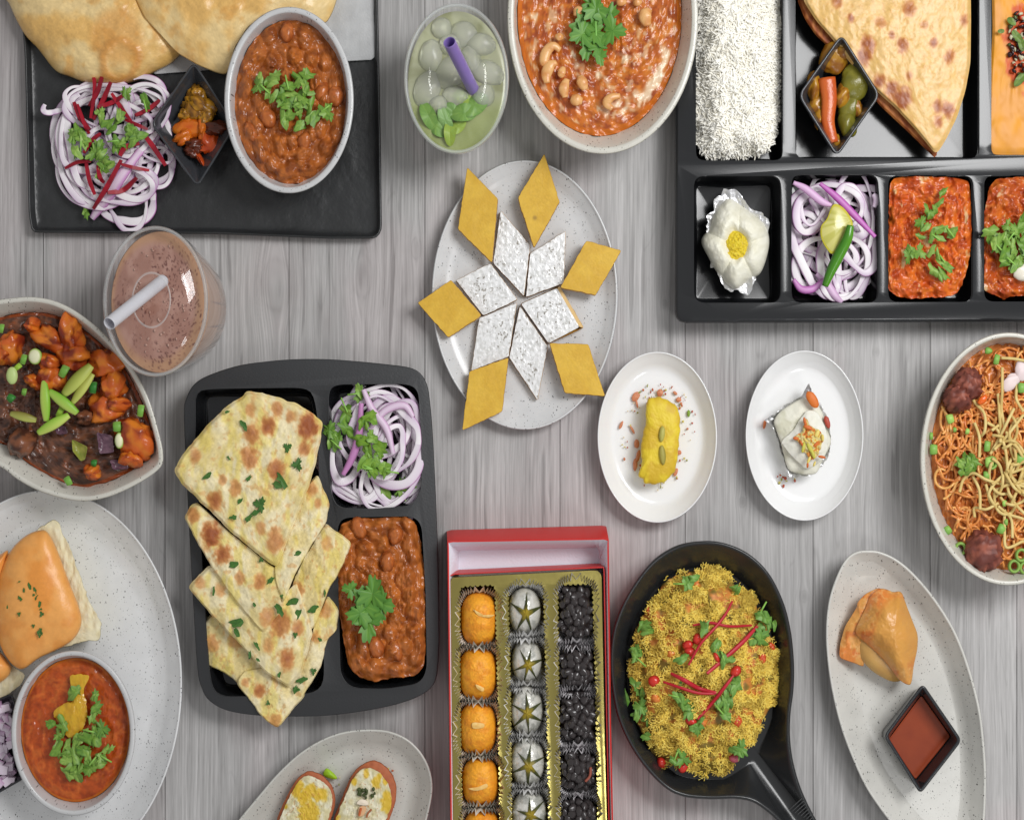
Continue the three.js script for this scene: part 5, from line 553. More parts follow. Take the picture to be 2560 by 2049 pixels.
  crumbs('small nut crumbs below the white folded sweet on its plate', I([[1430, 1030], [1440, 1050], [1455, 1060], [1470, 1045], [1445, 1075], [1420, 1020], [1540, 1050], [1500, 990], [1480, 1060], [1545, 1045], [1435, 1060], [1465, 1030]]), .0112, 6, 1.3);
}
// ================================================================ right: noodle bowl
{
  const rim = cw(ell(2523, 1147, 221, 316, 240)), food = ell(2530, 1140, 203, 288, 240), t = thing('noodle_bowl', 'cream speckled bowl of noodles cut off by the right edge', 'bowl', [2523, 1147, 0]);
  put(t, 'body', dish(rim, .07, 12, food, .046, CREAM, { base: .5 }), m_ceramic);
  const nd = thing('noodles', 'orange stir-fried noodles filling the bowl at the right edge', 'noodles', [2530, 1140, .03]), R = rng(17), hh = (x, y) => .047 + .013 * Math.max(0, 1 - ((x - 2530) / 203) ** 2 - ((y - 1140) / 288) ** 2);
  put(nd, 'noodle_bed', heap(food, (x, y, r) => hh(x, y) - .003 + .008 * (ridge(x / 12, y / 14, 3) - .6) - .003 * ss(.9, 1, r), (x, y) => mix([170, 88, 38], [214, 134, 66], ridge(x / 9, y / 11, 3)), { nR: 70, bottom: .03, undercut: .8 }), m_wet);
  const gs = []; for (let i = 0; i < 300; i++) { let a = R() * 6.28, d = Math.sqrt(R()) * .93, x = 2530 + Math.cos(a) * 203 * d, y = 1140 + Math.sin(a) * 288 * d; if (x > 2640) continue; const p = []; let th = R() * 6.28, cur = (R() - .5) * 1.3; for (let k = 0; k < 10; k++) { const e = Math.hypot((x - 2530) / 203, (y - 1140) / 288); if (e > .97) break; p.push([x, y, hh(x, y) + .002 + .004 * R() - .002]); th += cur + (R() - .5) * .5; x += Math.cos(th) * 11; y += Math.sin(th) * 15; } if (p.length < 4) continue; const t0 = R(); gs.push(tube(p, { r: 3.4, n: 6, seg: p.length * 3, col: mix(mix([226, 150, 78], [208, 116, 54], t0), [238, 184, 108], R() ** 3) })); }
  const nm = put(nd, 'noodle_strands', mergeGeometries(gs), m_wet); nm.userData.kind = 'stuff';
  const mb = (s) => (a, b, c, k) => mix([104, 50, 40], [156, 86, 66], ss(.35, .75, fbm(a * 5 + s, c * 5 + b * 3, 3)));
  [[405, 410, 90, 110, 'browned meatball at the upper left of the noodle bowl, behind its twin'], [340, 500, 85, 95, 'browned meatball at the upper left of the noodle bowl, nearest the rim'], [505, 1465, 125, 135, 'large browned meatball at the bottom of the noodle bowl']].forEach(([x, y, a, b, l], i) => single('meatball', l, 'meatball', lump(...J.p(x, y), .059, a * .36, b * .36, .016, { n: 6, amp: .34, f: 6.5, seed: i * 5, col: mb(i) }), m_food));
  const cn = 'pale crispy noodle strand lying on the orange noodles', gp = 'crispy noodle strands on the noodle bowl';
  [[[620, 240], [700, 245], [780, 260]], [[625, 300], [625, 450], [620, 560], [640, 680]], [[415, 440], [450, 520], [510, 590], [515, 700], [490, 740]], [[720, 410], [715, 500], [760, 580]], [[700, 560], [660, 640], [600, 760], [550, 850]], [[530, 650], [590, 690], [640, 800], [660, 940]], [[450, 650], [480, 740], [480, 870]], [[760, 600], [690, 690], [600, 800]], [[355, 1090], [380, 1010], [440, 970], [520, 1010], [620, 1040]], [[440, 990], [480, 1080], [485, 1200]], [[520, 1040], [560, 1150], [640, 1220], [760, 1260]], [[560, 1040], [660, 980], [760, 940]], [[580, 1080], [680, 1040], [780, 1060]], [[600, 1160], [520, 1200], [450, 1190], [450, 1250]], [[600, 1180], [680, 1260], [690, 1380]], [[640, 1200], [640, 1340], [650, 1440], [760, 1400]], [[690, 760], [740, 840], [770, 900]], [[560, 900], [540, 980], [560, 1060]], [[660, 1100], [720, 1180], [780, 1240]], [[640, 960], [700, 1060], [780, 1120]], [[560, 700], [620, 640], [600, 560]], [[680, 960], [600, 1010], [540, 1100], [560, 1180]], ...(() => { const R = rng(7), o = []; for (let i = 0; i < 20; i++) { let x = 560 + R() * 210, y = 700 + R() * 480, th = R() * 6.28; const c = (R() - .5) * 1.1, p = []; for (let k = 0; k < 6; k++) { p.push([Math.min(x, 790), y]); th += c + (R() - .5) * .4; x += Math.cos(th) * 44; y += Math.sin(th) * 62; } o.push(p); } return o; })()].forEach((p, i) => single('crispy_noodle', cn, 'noodle', tube(p.map(([x, y], k) => { const [a, b] = J.p(x, y); return [a, b, hh(a, b) + .0065 + .0035 * ((i + k) % 3)]; }), { r: 3.7, n: 8, flat: .8, seg: 18, col: (t) => mix([222, 200, 132], [206, 176, 104], n2(t * 6, i)) }), m_food, gp));
  [[590, 250, 22, 48, .2], [295, 625, 28, 40, -.3], [190, 820, 30, 46, 0], [325, 695, 14, 20, 0], [530, 800, 24, 50, .1], [545, 900, 34, 40, 0], [740, 880, 40, 46, .2], [280, 1330, 26, 36, -.6], [620, 1325, 32, 42, .4], [640, 1160, 18, 26, 0], [525, 985, 24, 36, 0], [750, 430, 30, 44, 0], [175, 735, 14, 34, 0], [405, 705, 16, 24, .2], [650, 1280, 14, 30, 0], [540, 195, 30, 16, .2]].forEach(([x, y, a, b, r], i) => { const [px, py] = J.p(x, y), l = b * .3942 * .6, h = hh(px, py) + .01; single('spring_onion_piece', 'cut green spring onion piece on the noodles at the right edge', 'spring onion', tube([[px - Math.sin(r) * l, py + Math.cos(r) * l, h - .002], [px, py, h], [px + Math.sin(r) * l, py - Math.cos(r) * l, h - .002]], { r: a * .3942 * .8, n: 12, seg: 8, flat: .55, col: (t, c) => mix(i % 4 === 1 ? [156, 200, 96] : [118, 168, 74], [190, 220, 120], .3 * (1 + c) * .5) }), m_onion, 'spring onion pieces on the noodle bowl'); });
  [[360, 1450], [700, 1560], [745, 1490], [555, 905], [770, 1570]].forEach(([x, y], i) => { const [px, py] = J.p(x, y); single('spring_onion_ring', 'small hollow green spring onion ring on the noodles', 'spring onion', tube([...Array(10)].map((_, k) => [px + Math.cos(k * .628) * 12, py + Math.sin(k * .628) * 14, hh(px, py) + .007]), { r: 4, n: 8, flat: 1.6, closed: true, seg: 30, col: [134, 172, 80] }), m_onion, 'spring onion rings on the noodle bowl'); });
  herbs('coriander scraps on the left half of the noodle bowl', J([[370, 910], [400, 890], [420, 920], [440, 900], [390, 940]]), .064, { size: 22, n: 2, spread: 4, seed: 71, stems: 0 });
  single('onion_chunk', 'pale pink onion petal near the top of the noodle bowl', 'onion', lump(...J.p(680, 390), .06, 17, 26, .003, { n: 4, amp: .3, f: 1.2, col: [226, 208, 206], rot: .6 }), m_onion); single('onion_chunk', 'pale pink onion petal at the right edge of the noodle bowl', 'onion', lump(...J.p(750, 320), .06, 16, 24, .003, { n: 4, amp: .3, f: 1.2, seed: 5, col: [222, 204, 204] }), m_onion);
  single('carrot_strip', 'small bright orange carrot strip beside the upper meatball', 'carrot', tube(J([[475, 530], [500, 505], [525, 480]]).map(([x, y]) => [x, y, .066]), { r: 8, n: 8, flat: .6, prof: (t) => .5 + .6 * Math.sin(3.1 * t), col: [226, 100, 30] }), m_wet);
}

// ================================================================ lower right: oval plate with pastry and dip
{
  const ro = cw(smooth(M([[300, 92], [370, 85], [440, 93], [540, 138], [650, 230], [780, 385], [900, 580], [985, 800], [1050, 1050], [1080, 1300], [1088, 1500], [1075, 1760], [1020, 1950], [900, 2020], [760, 1990], [620, 1880], [490, 1726], [360, 1540], [270, 1350], [200, 1160], [148, 950], [118, 750], [110, 560], [130, 380], [185, 220], [240, 130]]), 240)), t = thing('oval_plate', 'long oval pale speckled plate with a fried pastry and a black dip bowl', 'plate', [...centre(ro), 0]);
  put(t, 'body', dish(ro, .032, 8, inset(ro, 52), .013, [214, 213, 208], { base: .62, belly: .9, floor: .0105, fk: .9 }), m_ceramic);
  const s = thing('samosa', 'crisp orange folded samosa pastry on the oval plate above the dip', 'pastry', [...M.p(440, 620), .012]);
  const oc = (f) => (x, y) => { let c = mix([222, 132, 58], [214, 152, 76], ss(.4, .62, fbm(x / 44 + f, y / 50, 3))); c = mix(c, [198, 102, 38], .7 * ss(.56, .72, fbm(x / 20 + f, y / 24 + 9, 3))); c = mix(c, [232, 186, 122], .5 * ss(.66, .76, fbm(x / 7 + f * 9, y / 8, 2))); return shade(c, .94 + .12 * fbm(x / 3.5, y / 3.5, 2)); };
  put(s, 'back_flap', heap(rpoly(M([[190, 740], [195, 660], [225, 550], [300, 430], [300, 405], [350, 350], [435, 310], [500, 345], [480, 420], [400, 560], [330, 680], [345, 800], [290, 775], [230, 755]]), 12, 180), (x, y, r) => .028 + .006 * (1 - r ** 3) + .0025 * (ridge(x / 26, y / 34, 2) - .5), oc(3), { nR: 50, bottom: .014, undercut: .92 }), m_oily);
  put(s, 'under_fold', heap(rpoly(M([[300, 600], [295, 650], [320, 750], [400, 830], [510, 890], [580, 880], [630, 820], [560, 640], [420, 560]]), 20, 160), (x, y, r) => .03 + .008 * (1 - r ** 4), (x, y) => shade(mix([206, 164, 92], [196, 146, 76], fbm(x / 24, y / 24, 3)), .97), { nR: 40, bottom: .014, undercut: .9 }), m_oily);
  const ff = cw(rpoly(M([[380, 355], [440, 312], [500, 330], [520, 342], [570, 330], [605, 430], [640, 520], [672, 600], [668, 690], [645, 790], [635, 885], [620, 912], [560, 880], [480, 770], [400, 690], [285, 590], [300, 540], [350, 440]]), 14, 220)), fc = M.p(520, 590);
  put(s, 'front_fold', heap(ff, (x, y, r) => { const [a, b] = fc; return .038 + .022 * (1 - r ** 2.2) + .00004 * (y - b) * r + .003 * (fbm(x / 36, y / 40, 3) - .5) + .0009 * (fbm(x / 8, y / 9, 2) - .5); }, (x, y) => { const k = ss(.7, 1.05, Math.hypot((x - fc[0] - 14) / 70, (y - fc[1]) / 100)); return mix(mix([214, 156, 72], [206, 142, 62], fbm(x / 26, y / 26, 3)), oc(1)(x, y), k); }, { nR: 60, bottom: .03, undercut: .95, c: fc }), m_oily);
  const hb = .046, rim = cw(rpoly(M([[700, 893], [940, 1243], [685, 1572], [460, 1215]]), 16, 160)), d = thing('diamond_bowl', 'small black diamond dip bowl of red-brown sauce on the oval plate', 'bowl', [...M.p(680, 1230), .011]);
  const base = cw(rpoly(M([[680, 905], [880, 1230], [665, 1540], [437, 1200]]), 20, 160)), mid = rim.map((p, i) => [p[0] * .5 + base[i][0] * .5, p[1] * .5 + base[i][1] * .5]), sa = cw(rpoly(M([[692, 962], [872, 1217], [655, 1486], [488, 1236]]), 6, 160));
  put(d, 'body', surf([ring(scaled(sa, .01), .014), ring(scaled(sa, .8), .014), ring(sa, .024), ring(rim.map((p, i) => [(inset(rim, 9)[i][0] + sa[i][0]) / 2, (inset(rim, 9)[i][1] + sa[i][1]) / 2]), .034), ring(inset(rim, 9), hb - .0015), ring(inset(rim, 6), hb), ring(inset(rim, 2), hb), ring(rim, hb - .0015), ring(mid, .028), ring(base, .013), ring(scaled(base, .01), .0125)], [44, 46, 49]), m_gloss);
  single('dip_sauce', 'smooth red-brown dipping sauce in the black diamond bowl on the oval plate', 'sauce', heap(inset(sa, .5), (x, y, r) => .0246 + .0006 * ss(.9, 1, r), (x, y) => mix([150, 64, 30], [132, 52, 26], fbm(x / 30, y / 30, 3)), { nR: 24, bottom: .016, undercut: .9 }), m_cream);
}
// ================================================================ bottom: black pan of crisp topped snack
{
  const hp = .045, body = ell(1755.4, 1673, 230, 322, 400), R2 = [];
  const rimP = smooth(L([[605, 75], [740, 88], [880, 150], [1000, 265], [1085, 430], [1130, 600], [1150, 790], [1148, 950], [1130, 1100], [1128, 1250], [1150, 1400], [1200, 1560], [1290, 1740], [1400, 1900], [1300, 1960], [1150, 1840], [1060, 1740], [980, 1670], [900, 1620], [800, 1602], [650, 1605], [500, 1590], [390, 1540], [270, 1420], [170, 1270], [100, 1100], [65, 900], [62, 720], [90, 560], [170, 380], [300, 205], [450, 105]]), 360), rim = cw(rimP);
  const c = L.p(600, 850), t = thing('pan_dish', 'black handled pan-shaped dish of yellow crisp-topped snack', 'pan', [...c, 0]);
  const w = (d, h) => ring(inset(rim, d).map((p) => atH(p, hp, h)), h), inn = inset(rim, 9);
  const fl = inn.map(([x, y]) => { const dx = x - c[0], dy = y - c[1], k = .84 / Math.max(1, Math.hypot(dx / 232, dy / 324)); return [c[0] - 3 + dx * k, c[1] + 8 + dy * k, 0]; });
  const row = (k, h) => inn.map((p, i) => { const hh = h + (hp - .004 - h) * fl[i][2]; return [p[0] + (fl[i][0] - p[0]) * k, p[1] + (fl[i][1] - p[1]) * k, hh]; });
  const cfl = [c[0] - 3, c[1] + 8];
  put(t, 'body', surf([row(1, .012).map(([x, y, h]) => [cfl[0] + (x - cfl[0]) * .01, cfl[1] + (y - cfl[1]) * .01, .012]), row(1, .012).map(([x, y, h], i) => [cfl[0] + (x - cfl[0]) * .6, cfl[1] + (y - cfl[1]) * .6, .012 + (h - .012) * .1]), row(1, .0125), row(.94, .015), row(.5, .03), row(.1, hp - .003), ring(inn, hp - .001), ring(inset(rim, 6), hp), ring(inset(rim, 2), hp - .0003), ring(rim, hp - .0025), w(4, .028), w(22, .006), w(30, .001), ring(scaled(rim, .01), .001)], [40, 41, 42]), mat({ roughness: .24 }));
  [0, 1, 2, 3, 4, 5, 6, 7].forEach((i) => put(t, 'grip_ridge', tube([[...L.p(1120 + i * 17, 1668 + i * 9), hp - .0005], [...L.p(1196 + i * 9, 1600 + i * 16), hp - .0005]], { r: 1.5, n: 6, col: [60, 61, 62] }), m_black));
  const ho = rough(smooth(L([[560, 255], [640, 225], [720, 255], [800, 320], [880, 370], [935, 470], [985, 560], [1020, 660], [1060, 740], [1100, 850], [1110, 930], [1060, 1010], [1010, 1060], [960, 1150], [900, 1265], [820, 1330], [760, 1430], [680, 1450], [600, 1470], [540, 1420], [440, 1400], [340, 1400], [290, 1290], [250, 1220], [210, 1110], [200, 960], [185, 830], [215, 660], [240, 560], [290, 460], [350, 370], [430, 290]]), 220), 8, .05), hc = centre(ho);
  const hh = (x, y) => { const r = Math.hypot((x - hc[0]) / 190, (y - hc[1]) / 262); return .02 + .036 * Math.max(0, 1 - r ** 2.6) + .02 * (fbm(x / 38, y / 44, 3) - .5); };
  const ch = thing('savoury_snack', 'mound of savoury snack covered with fine yellow crisp strands in the black pan', 'snack', [...hc, .012]);
  put(ch, 'snack_mound', heap(ho, (x, y) => hh(x, y), (x, y) => { const k = fbm(x / 20, y / 24, 4), g = fbm(x / 24 + 70, y / 26, 3); let q = mix([226, 192, 72], [210, 164, 58], ss(.4, .6, k)); q = mix(q, [206, 120, 60], .8 * ss(.58, .68, fbm(x / 24 + 20, y / 24 + 60, 3))); return mix(q, [112, 98, 38], .85 * ss(.56, .7, g)); }, { nR: 70, bottom: .013, undercut: .94 }), m_food);
  const cv = new THREE.CatmullRomCurve3([[-.0034, 0, 0], [-.001, .0008, .0008], [.0014, 0, -.0004], [.0036, .0006, .0006]].map((p) => new THREE.Vector3(...p))), sg = new THREE.TubeGeometry(cv, 6, .00046, 5); sg.setAttribute('color', new THREE.Float32BufferAttribute(new Float32Array(sg.attributes.position.count * 3).fill(1), 3));
  const R = rng(41), NN = 13000, im = new THREE.InstancedMesh(sg, m_raw, NN); im.name = 'crisp_strands'; im.userData.kind = 'stuff'; im.castShadow = im.receiveShadow = true; let k = 0; const mm = new THREE.Matrix4(), q = new THREE.Quaternion(), e = new THREE.Euler(), big = scaled(ho, 1.025);
  for (let i = 0; i < 80000 && k < NN; i++) { const x = 1540 + R() * 440, y = 1390 + R() * 580; if (!inside(big, x, y)) continue; const bare = fbm(x / 24 + 20, y / 24 + 60, 3), dk = fbm(x / 24 + 70, y / 26, 3); if (R() < ss(.5, .64, bare) * .9 + ss(.53, .66, dk) * .7) continue; e.set((R() - .5) * 1.2, R() * 6.28, (R() - .5) * 1.0, 'YXZ'); q.setFromEuler(e); const p = W(x, y, Math.max(.016, hh(x, y)) + R() * .004), s = .5 + .5 * R(); mm.compose(new THREE.Vector3(p[0] - ch.position.x, p[1] - ch.position.y, p[2] - ch.position.z), q, new THREE.Vector3(s, s, s)); im.setMatrixAt(k, mm); const cc = mix(mix([255, 234, 122], [246, 212, 84], R()), [190, 158, 58], .7 * ss(.5, .62, fbm(x / 17 + 9, y / 19 + 33, 3))); im.setColorAt(k, new THREE.Color().setRGB(lin(cc[0]), lin(cc[1]), lin(cc[2]))); k++; }
  im.count = k; ch.add(im);
  const on = (x, y, d = .004) => { const p = L.p(x, y); return [...p, Math.max(.017, hh(...p)) + d]; };
  [[575, 655], [520, 690], [535, 730], [320, 905], [805, 845], [540, 1140], [365, 1390], [490, 1415], [797, 1360], [690, 765]].forEach(([x, y], i) => single('pomegranate_seed', i === 9 ? 'half-hidden pomegranate seed under the long red strip in the pan' : 'shiny red pomegranate seed on the yellow snack in the pan', 'pomegranate', lump(...on(x, y, .0045), (i === 9 ? 7 : 11.5) + (i === 3 ? 3 : 0), 14.5, .0056, { n: 4, amp: .16, f: 1, seed: i, col: (a, b, c) => mix([150, 12, 22], i === 8 ? [196, 96, 110] : [206, 52, 40], ss(-.2, .9, b + a * .3)), rot: i }), m_sauce, i === 9 ? undefined : 'pomegranate seeds on the pan snack'));
  [[[785, 430], [750, 500], [690, 580], [600, 680], [525, 810], 4.6, 'long thin red strip running from the top of the pan snack to its left middle'], [[550, 575], [650, 560], [760, 580], [900, 575], 4.6, 'thin red strip lying level across the upper part of the pan snack'], [[945, 565], [860, 660], [740, 770], [635, 860], 7, 'thick crimson strip on the right half of the pan snack'], [[420, 860], [500, 900], [590, 950], [690, 975], 7, 'pink-red strip pointing right to the middle of the pan snack'], [[375, 910], [480, 945], [580, 975], [680, 980], 5, 'thin pink strip just below the pink-red one on the pan snack'], [[800, 860], [740, 940], [660, 1040], [580, 1130], 5.6, 'dark red strip ending at a pomegranate seed low on the pan snack']].forEach((p) => { const l = p.pop(), r = p.pop(); single('beetroot_strip', l, 'beetroot', tube(p.map(([x, y]) => on(x, y, .009)), { r: r * .75, n: 6, flat: .6, seg: 20, prof: (t) => .7 + .4 * Math.sin(3.1 * t), col: (t) => mix([176, 24, 40], [206, 66, 76], n2(t * 5, r) * .6) }), m_onion); });
  const hb = (l, pts, seed, h) => { const p = pts.map(([x, y]) => L.p(x, y)), c2 = centre(p); herbs(l, p, Math.max(.017, hh(...c2)) + (h ?? .005), { size: 21, n: 2, spread: 9, seed, stems: 1, c1: [136, 176, 78], c2: [72, 120, 42] }); };
  hb('coriander leaves under the crossing red strips low in the pan snack', [[470, 1000], [500, 1050], [460, 920], [560, 1070], [520, 1080], [570, 1180], [600, 1160]], 81); hb('coriander leaves at the centre right of the pan snack beside the dark red strip', [[750, 940], [740, 1000], [770, 1040], [720, 1050], [790, 920], [730, 1100], [820, 940]], 82);
  hb('coriander leaves between the two long red strips of the pan snack', [[690, 690], [720, 730], [750, 790], [600, 600], [500, 770]], 83); hb('coriander leaves at the upper right rim of the yellow snack', [[950, 500], [980, 550], [1015, 570], [940, 620], [910, 660], [960, 640]], 84, .008); hb('coriander scraps at the upper left rim of the yellow snack', [[255, 565], [265, 590], [210, 740], [220, 770]], 85); hb('coriander leaves at the lower left rim of the yellow snack', [[220, 920], [240, 1060], [220, 1090], [270, 1210], [300, 1110], [240, 970]], 86, .006);
  hb('coriander scraps at the lowest edge of the yellow snack', [[440, 1375], [490, 1365], [840, 1300], [830, 1320]], 87); hb('coriander scraps at the top of the yellow snack', [[500, 330], [530, 320], [805, 350]], 88);
  single('coriander_scrap', 'single coriander scrap lying on the bare left side of the black pan', 'herb', leaf(...L.p(150, 1000), .022, 22, 1.4, { kind: 'scrap', seed: 4, tilt: .2 }), m_leaf);
  [[290, 490, 12], [570, 330, 14], [1015, 700, 14], [330, 1000, 16], [810, 1140, 18], [610, 1150, 15], [960, 770, 18], [420, 740, 14]].forEach(([x, y, r], i) => put(ch, 'tomato_bit', lump(...on(x, y, .001), r * .62, r * .75, .004, { n: 3, amp: .5, seed: i, col: i % 2 ? [220, 130, 60] : [206, 84, 44] }), m_wet));
}
// ================================================================ bottom centre: red box of round sweets
{
  const hr = .062, b = thing('sweet_box', 'red cardboard box with a white inside holding a gold tray of sweets', 'box', [1320, 1720, 0]);
  const rim = cw(rpoly(K([[86, 160], [992, 145], [1005, 1200], [1030, 2300], [110, 2300]]), 3, 200)), foot = cw(rpoly(K([[82, 100], [978, 74], [1000, 1200], [1024, 2300], [108, 2300]]), 3, 200)), inn = inset(rim, 4.5), flo = cw(rpoly(K([[150, 215], [935, 200], [965, 1200], [990, 2280], [160, 2280]]), 2, 200));
  put(b, 'outer_sleeve', surf([ring(inset(rim, 4), hr - .0003), ring(inset(rim, 3), hr), ring(inset(rim, .8), hr), ring(rim, hr - .0006), ring(foot, .001), ring(scaled(foot, .01), .001)], [206, 42, 38], { crease: .7 }), m_card);
  put(b, 'white_lining', surf([ring(scaled(flo, .01), .02), ring(flo, .02), ring(inn, hr - .0012), ring(inset(rim, 3.6), hr - .0004)], [230, 232, 242], { crease: .6 }), m_paper);
  const tr = cw(rpoly(K([[98, 346], [968, 306], [984, 1200], [1008, 2250], [118, 2250]]), 4, 160)); put(b, 'inner_box', surf([ring(inset(tr, 3), hr - .007), ring(inset(tr, 2.4), hr - .004), ring(tr, hr - .004), ring(tr.map((p) => atH(p, hr, .022)), .022)], [200, 40, 38], { crease: .6 }), m_card);
  const g = thing('gold_tray', 'shiny gold plastic tray with three scalloped channels inside the red box', 'tray', [1310, 1720, .03]);
  const go = cw(rpoly(K([[104, 366], [930, 325], [952, 350], [968, 1200], [996, 2220], [124, 2220]]), 8, 240)), ht = hr - .003;
  const chan = [[[150, 430], [170, 412], [345, 402], [360, 425], [375, 1000], [395, 2180], [170, 2180], [150, 1000]], [[420, 425], [440, 402], [615, 398], [632, 420], [648, 1000], [670, 2180], [444, 2180], [434, 1000]], [[700, 420], [716, 402], [890, 396], [908, 420], [925, 1000], [945, 2180], [722, 2180], [706, 1000]]];
  const tp = ([x, y]) => { const w = W(x, y, ht); return new THREE.Vector2(w[0], -w[2]); }, sh = new THREE.Shape(go.map(tp)), CH = chan.map((c) => { const p = cw(rpoly(K(c), 9, 560)), ci = inset(p, 3.2); return p.map((q, i) => (i % 4 < 2 ? q : ci[i])); });
  for (const p of CH) sh.holes.push(new THREE.Path(p.map(tp)));
  const ex = new THREE.ExtrudeGeometry(sh, { depth: .0004, bevelEnabled: true, bevelThickness: .0005, bevelSize: .0005, bevelOffset: -.0005, bevelSegments: 2 }); ex.rotateX(-Math.PI / 2); ex.translate(0, ht - .0009, 0); ex.setAttribute('color', new THREE.BufferAttribute(new Float32Array(ex.attributes.position.count * 3).map((_, i) => [.5, .42, .13][i % 3]), 3)); put(g, 'tray_face', toCreasedNormals(ex, .7), m_gold);
  put(g, 'edge_wall', surf([ring(inset(go, 1), ht - .0006), ring(go, ht - .004), ring(go.map((p) => atH(p, ht, .03)), .03)], [188, 172, 90]), m_gold);
  CH.forEach((p) => put(g, 'channel', surf([ring(scaled(inset(p, 12), .01), .027), ring(inset(p, 12).map((q) => atH(q, ht, .027)), .027), ring(inset(p, 6).map((q) => atH(q, ht, .042)), .042), ring(inset(p, .6), ht - .0006)], [188, 168, 76]), m_gold));
  const liner = (x, y, a, bb, c, seed) => { const n = 96, o = [...Array(n)].map((_, i) => i / n * 6.2832), [cx, cy] = K.p(x, y), rr = (k, z, f) => o.map((q, i) => { const m = 1 + f * (i % 2 ? 1 : -1) * .05 + .05 * f * (n2(i / 3, seed) - .5); return [cx + Math.sign(Math.cos(q)) * Math.abs(Math.cos(q)) ** .6 * a * k * m, cy + Math.sign(Math.sin(q)) * Math.abs(Math.sin(q)) ** .6 * bb * k * m, z + .002 * f * n2(i / 2.2, seed + 4)]; }); return single('paper_liner', 'crinkled pale paper liner round a sweet in the gold tray', 'paper liner', surf([rr(.02, .029, 0), rr(.8, .029, .5), rr(1, .05, 1), rr(1.13, .0605, 2)], c), m_paper, 'paper liners in the gold tray'); };
  const ord = ['topmost', 'second from the top', 'third from the top', 'fourth from the top', 'lowest of its row'];
  [[265, 598, 105, 155], [258, 905, 108, 152], [256, 1213, 107, 155], [272, 1512, 104, 142], [280, 1800, 106, 140]].forEach(([x, y, a, bb], i) => {
    liner(x, y, 50, 68, [232, 226, 214], i + 1);
    const l = thing('orange_sweet', `round orange sweet with ${i === 4 ? 'no nut in view' : 'a pale nut flake'} in the gold tray, ${ord[i]}`, 'sweet', [...K.p(x, y), .03]), o = ell(...K.p(x, y), a * .4457, bb * .4457, 140, 2.45);
    put(l, 'body', heap(o, (z, w, r) => .042 + .027 * Math.sqrt(Math.max(0, 1 - r ** 2.3)) + .0012 * (fbm(z / 5, w / 5, 3) - .5) + .001 * (fbm(z / 24, w / 24, 2) - .5), (z, w) => shade(mix([240, 164, 38], [228, 144, 30], ss(.35, .7, fbm(z / 16 + i * 9, w / 16, 3))), .94 + .14 * fbm(z / 3.4, w / 3.4, 2)), { nR: 50, bottom: .032, undercut: .8 }), m_food);
    const f = [[[235, 545], [290, 580], [350, 575], [320, 590], [260, 580]], [[245, 965], [290, 985], [285, 1005], [255, 990]], [[228, 1180], [290, 1185], [285, 1210], [230, 1212]], [[203, 1550], [255, 1540], [305, 1522], [308, 1545], [250, 1562]]][i];
    if (f) put(l, 'nut_flake', heap(smooth(K(f), 60), (z, w, r) => .0705 - .001 * r, (z, w) => mix([244, 206, 130], [230, 180, 96], n2(z / 5, w / 5)), { nR: 10, bottom: .066 }), m_food);
  });
  [[520, 552, 92, 128, .1], [532, 835, 84, 118, .5], [530, 1110, 92, 138, -.1], [535, 1400, 96, 138, .2], [545, 1680, 98, 120, -.2]].forEach(([x, y, a, bb, ro], i) => {
    liner(x + 4, y + 8, 47, 67, [238, 237, 235], i + 11);
    const l = thing('silver_sweet', `silver-leafed white sweet with a green star cut, in the gold tray, ${ord[i]}`, 'sweet', [...K.p(x, y), .03]), top = (z, w) => { const p = K.p(x, y), r = Math.hypot((z - p[0]) / (a * .4457), (w - p[1]) / (bb * .4457)); return .046 + .022 * Math.sqrt(Math.max(0, 1 - Math.min(1, r) ** 2.2)); };
    put(l, 'body', heap(ell(...K.p(x, y), a * .4457, bb * .4457, 130, 2.2), (z, w) => top(z, w) + .0014 * (fbm(z / 9, w / 9, 3) - .5), (z, w) => mix([226, 224, 216], [186, 186, 178], ss(.45, .7, fbm(z / 12 + i * 7, w / 14, 3))), { nR: 44, bottom: .032, undercut: .8 }), m_vark);
    const n = [5, 6, 6, 6, 6][i], st = []; for (let k = 0; k < n * 2; k++) { const q = -Math.PI / 2 + (k + .5 * (hash(k + 3, i + 20) - .5)) / n / 2 * 6.2832 + ro * .6, m = k % 2 ? .2 + .08 * hash(k, i) : .92 + .4 * hash(k + i * 9, 3), [cx, cy] = K.p(x + 6, y + 20); st.push([cx + Math.cos(q) * a * .4457 * m * .95, cy + Math.sin(q) * bb * .4457 * m * .9]); }
    const so = resample(st, 160), sc = centre(so); put(l, 'green_star', heap(so, (z, w, r) => top(z, w) + .0022 - .0012 * r + .0012 * (1 - r), (z, w) => { const r = Math.hypot(z - sc[0], w - sc[1]) / 44; return mix([158, 136, 30], [56, 62, 20], ss(.1, .6, r + .3 * (fbm(z / 7, w / 7, 2) - .5))); }, { nR: 30, c: sc }), m_food);
  });
  const cg = new THREE.LatheGeometry([[.0001, .0046], [.0014, .0036], [.0026, .0016], [.0031, .0002], [.0026, -.001], [.0001, -.0014]].map(([x, y]) => new THREE.Vector2(x, y)), 10); cg.setAttribute('color', new THREE.Float32BufferAttribute(new Float32Array(cg.attributes.position.count * 3).map((_, i) => lin([52, 46, 46][i % 3])), 3));
  const m_choc = mat({ roughness: .24, clearcoat: .3, clearcoatRoughness: .3 });
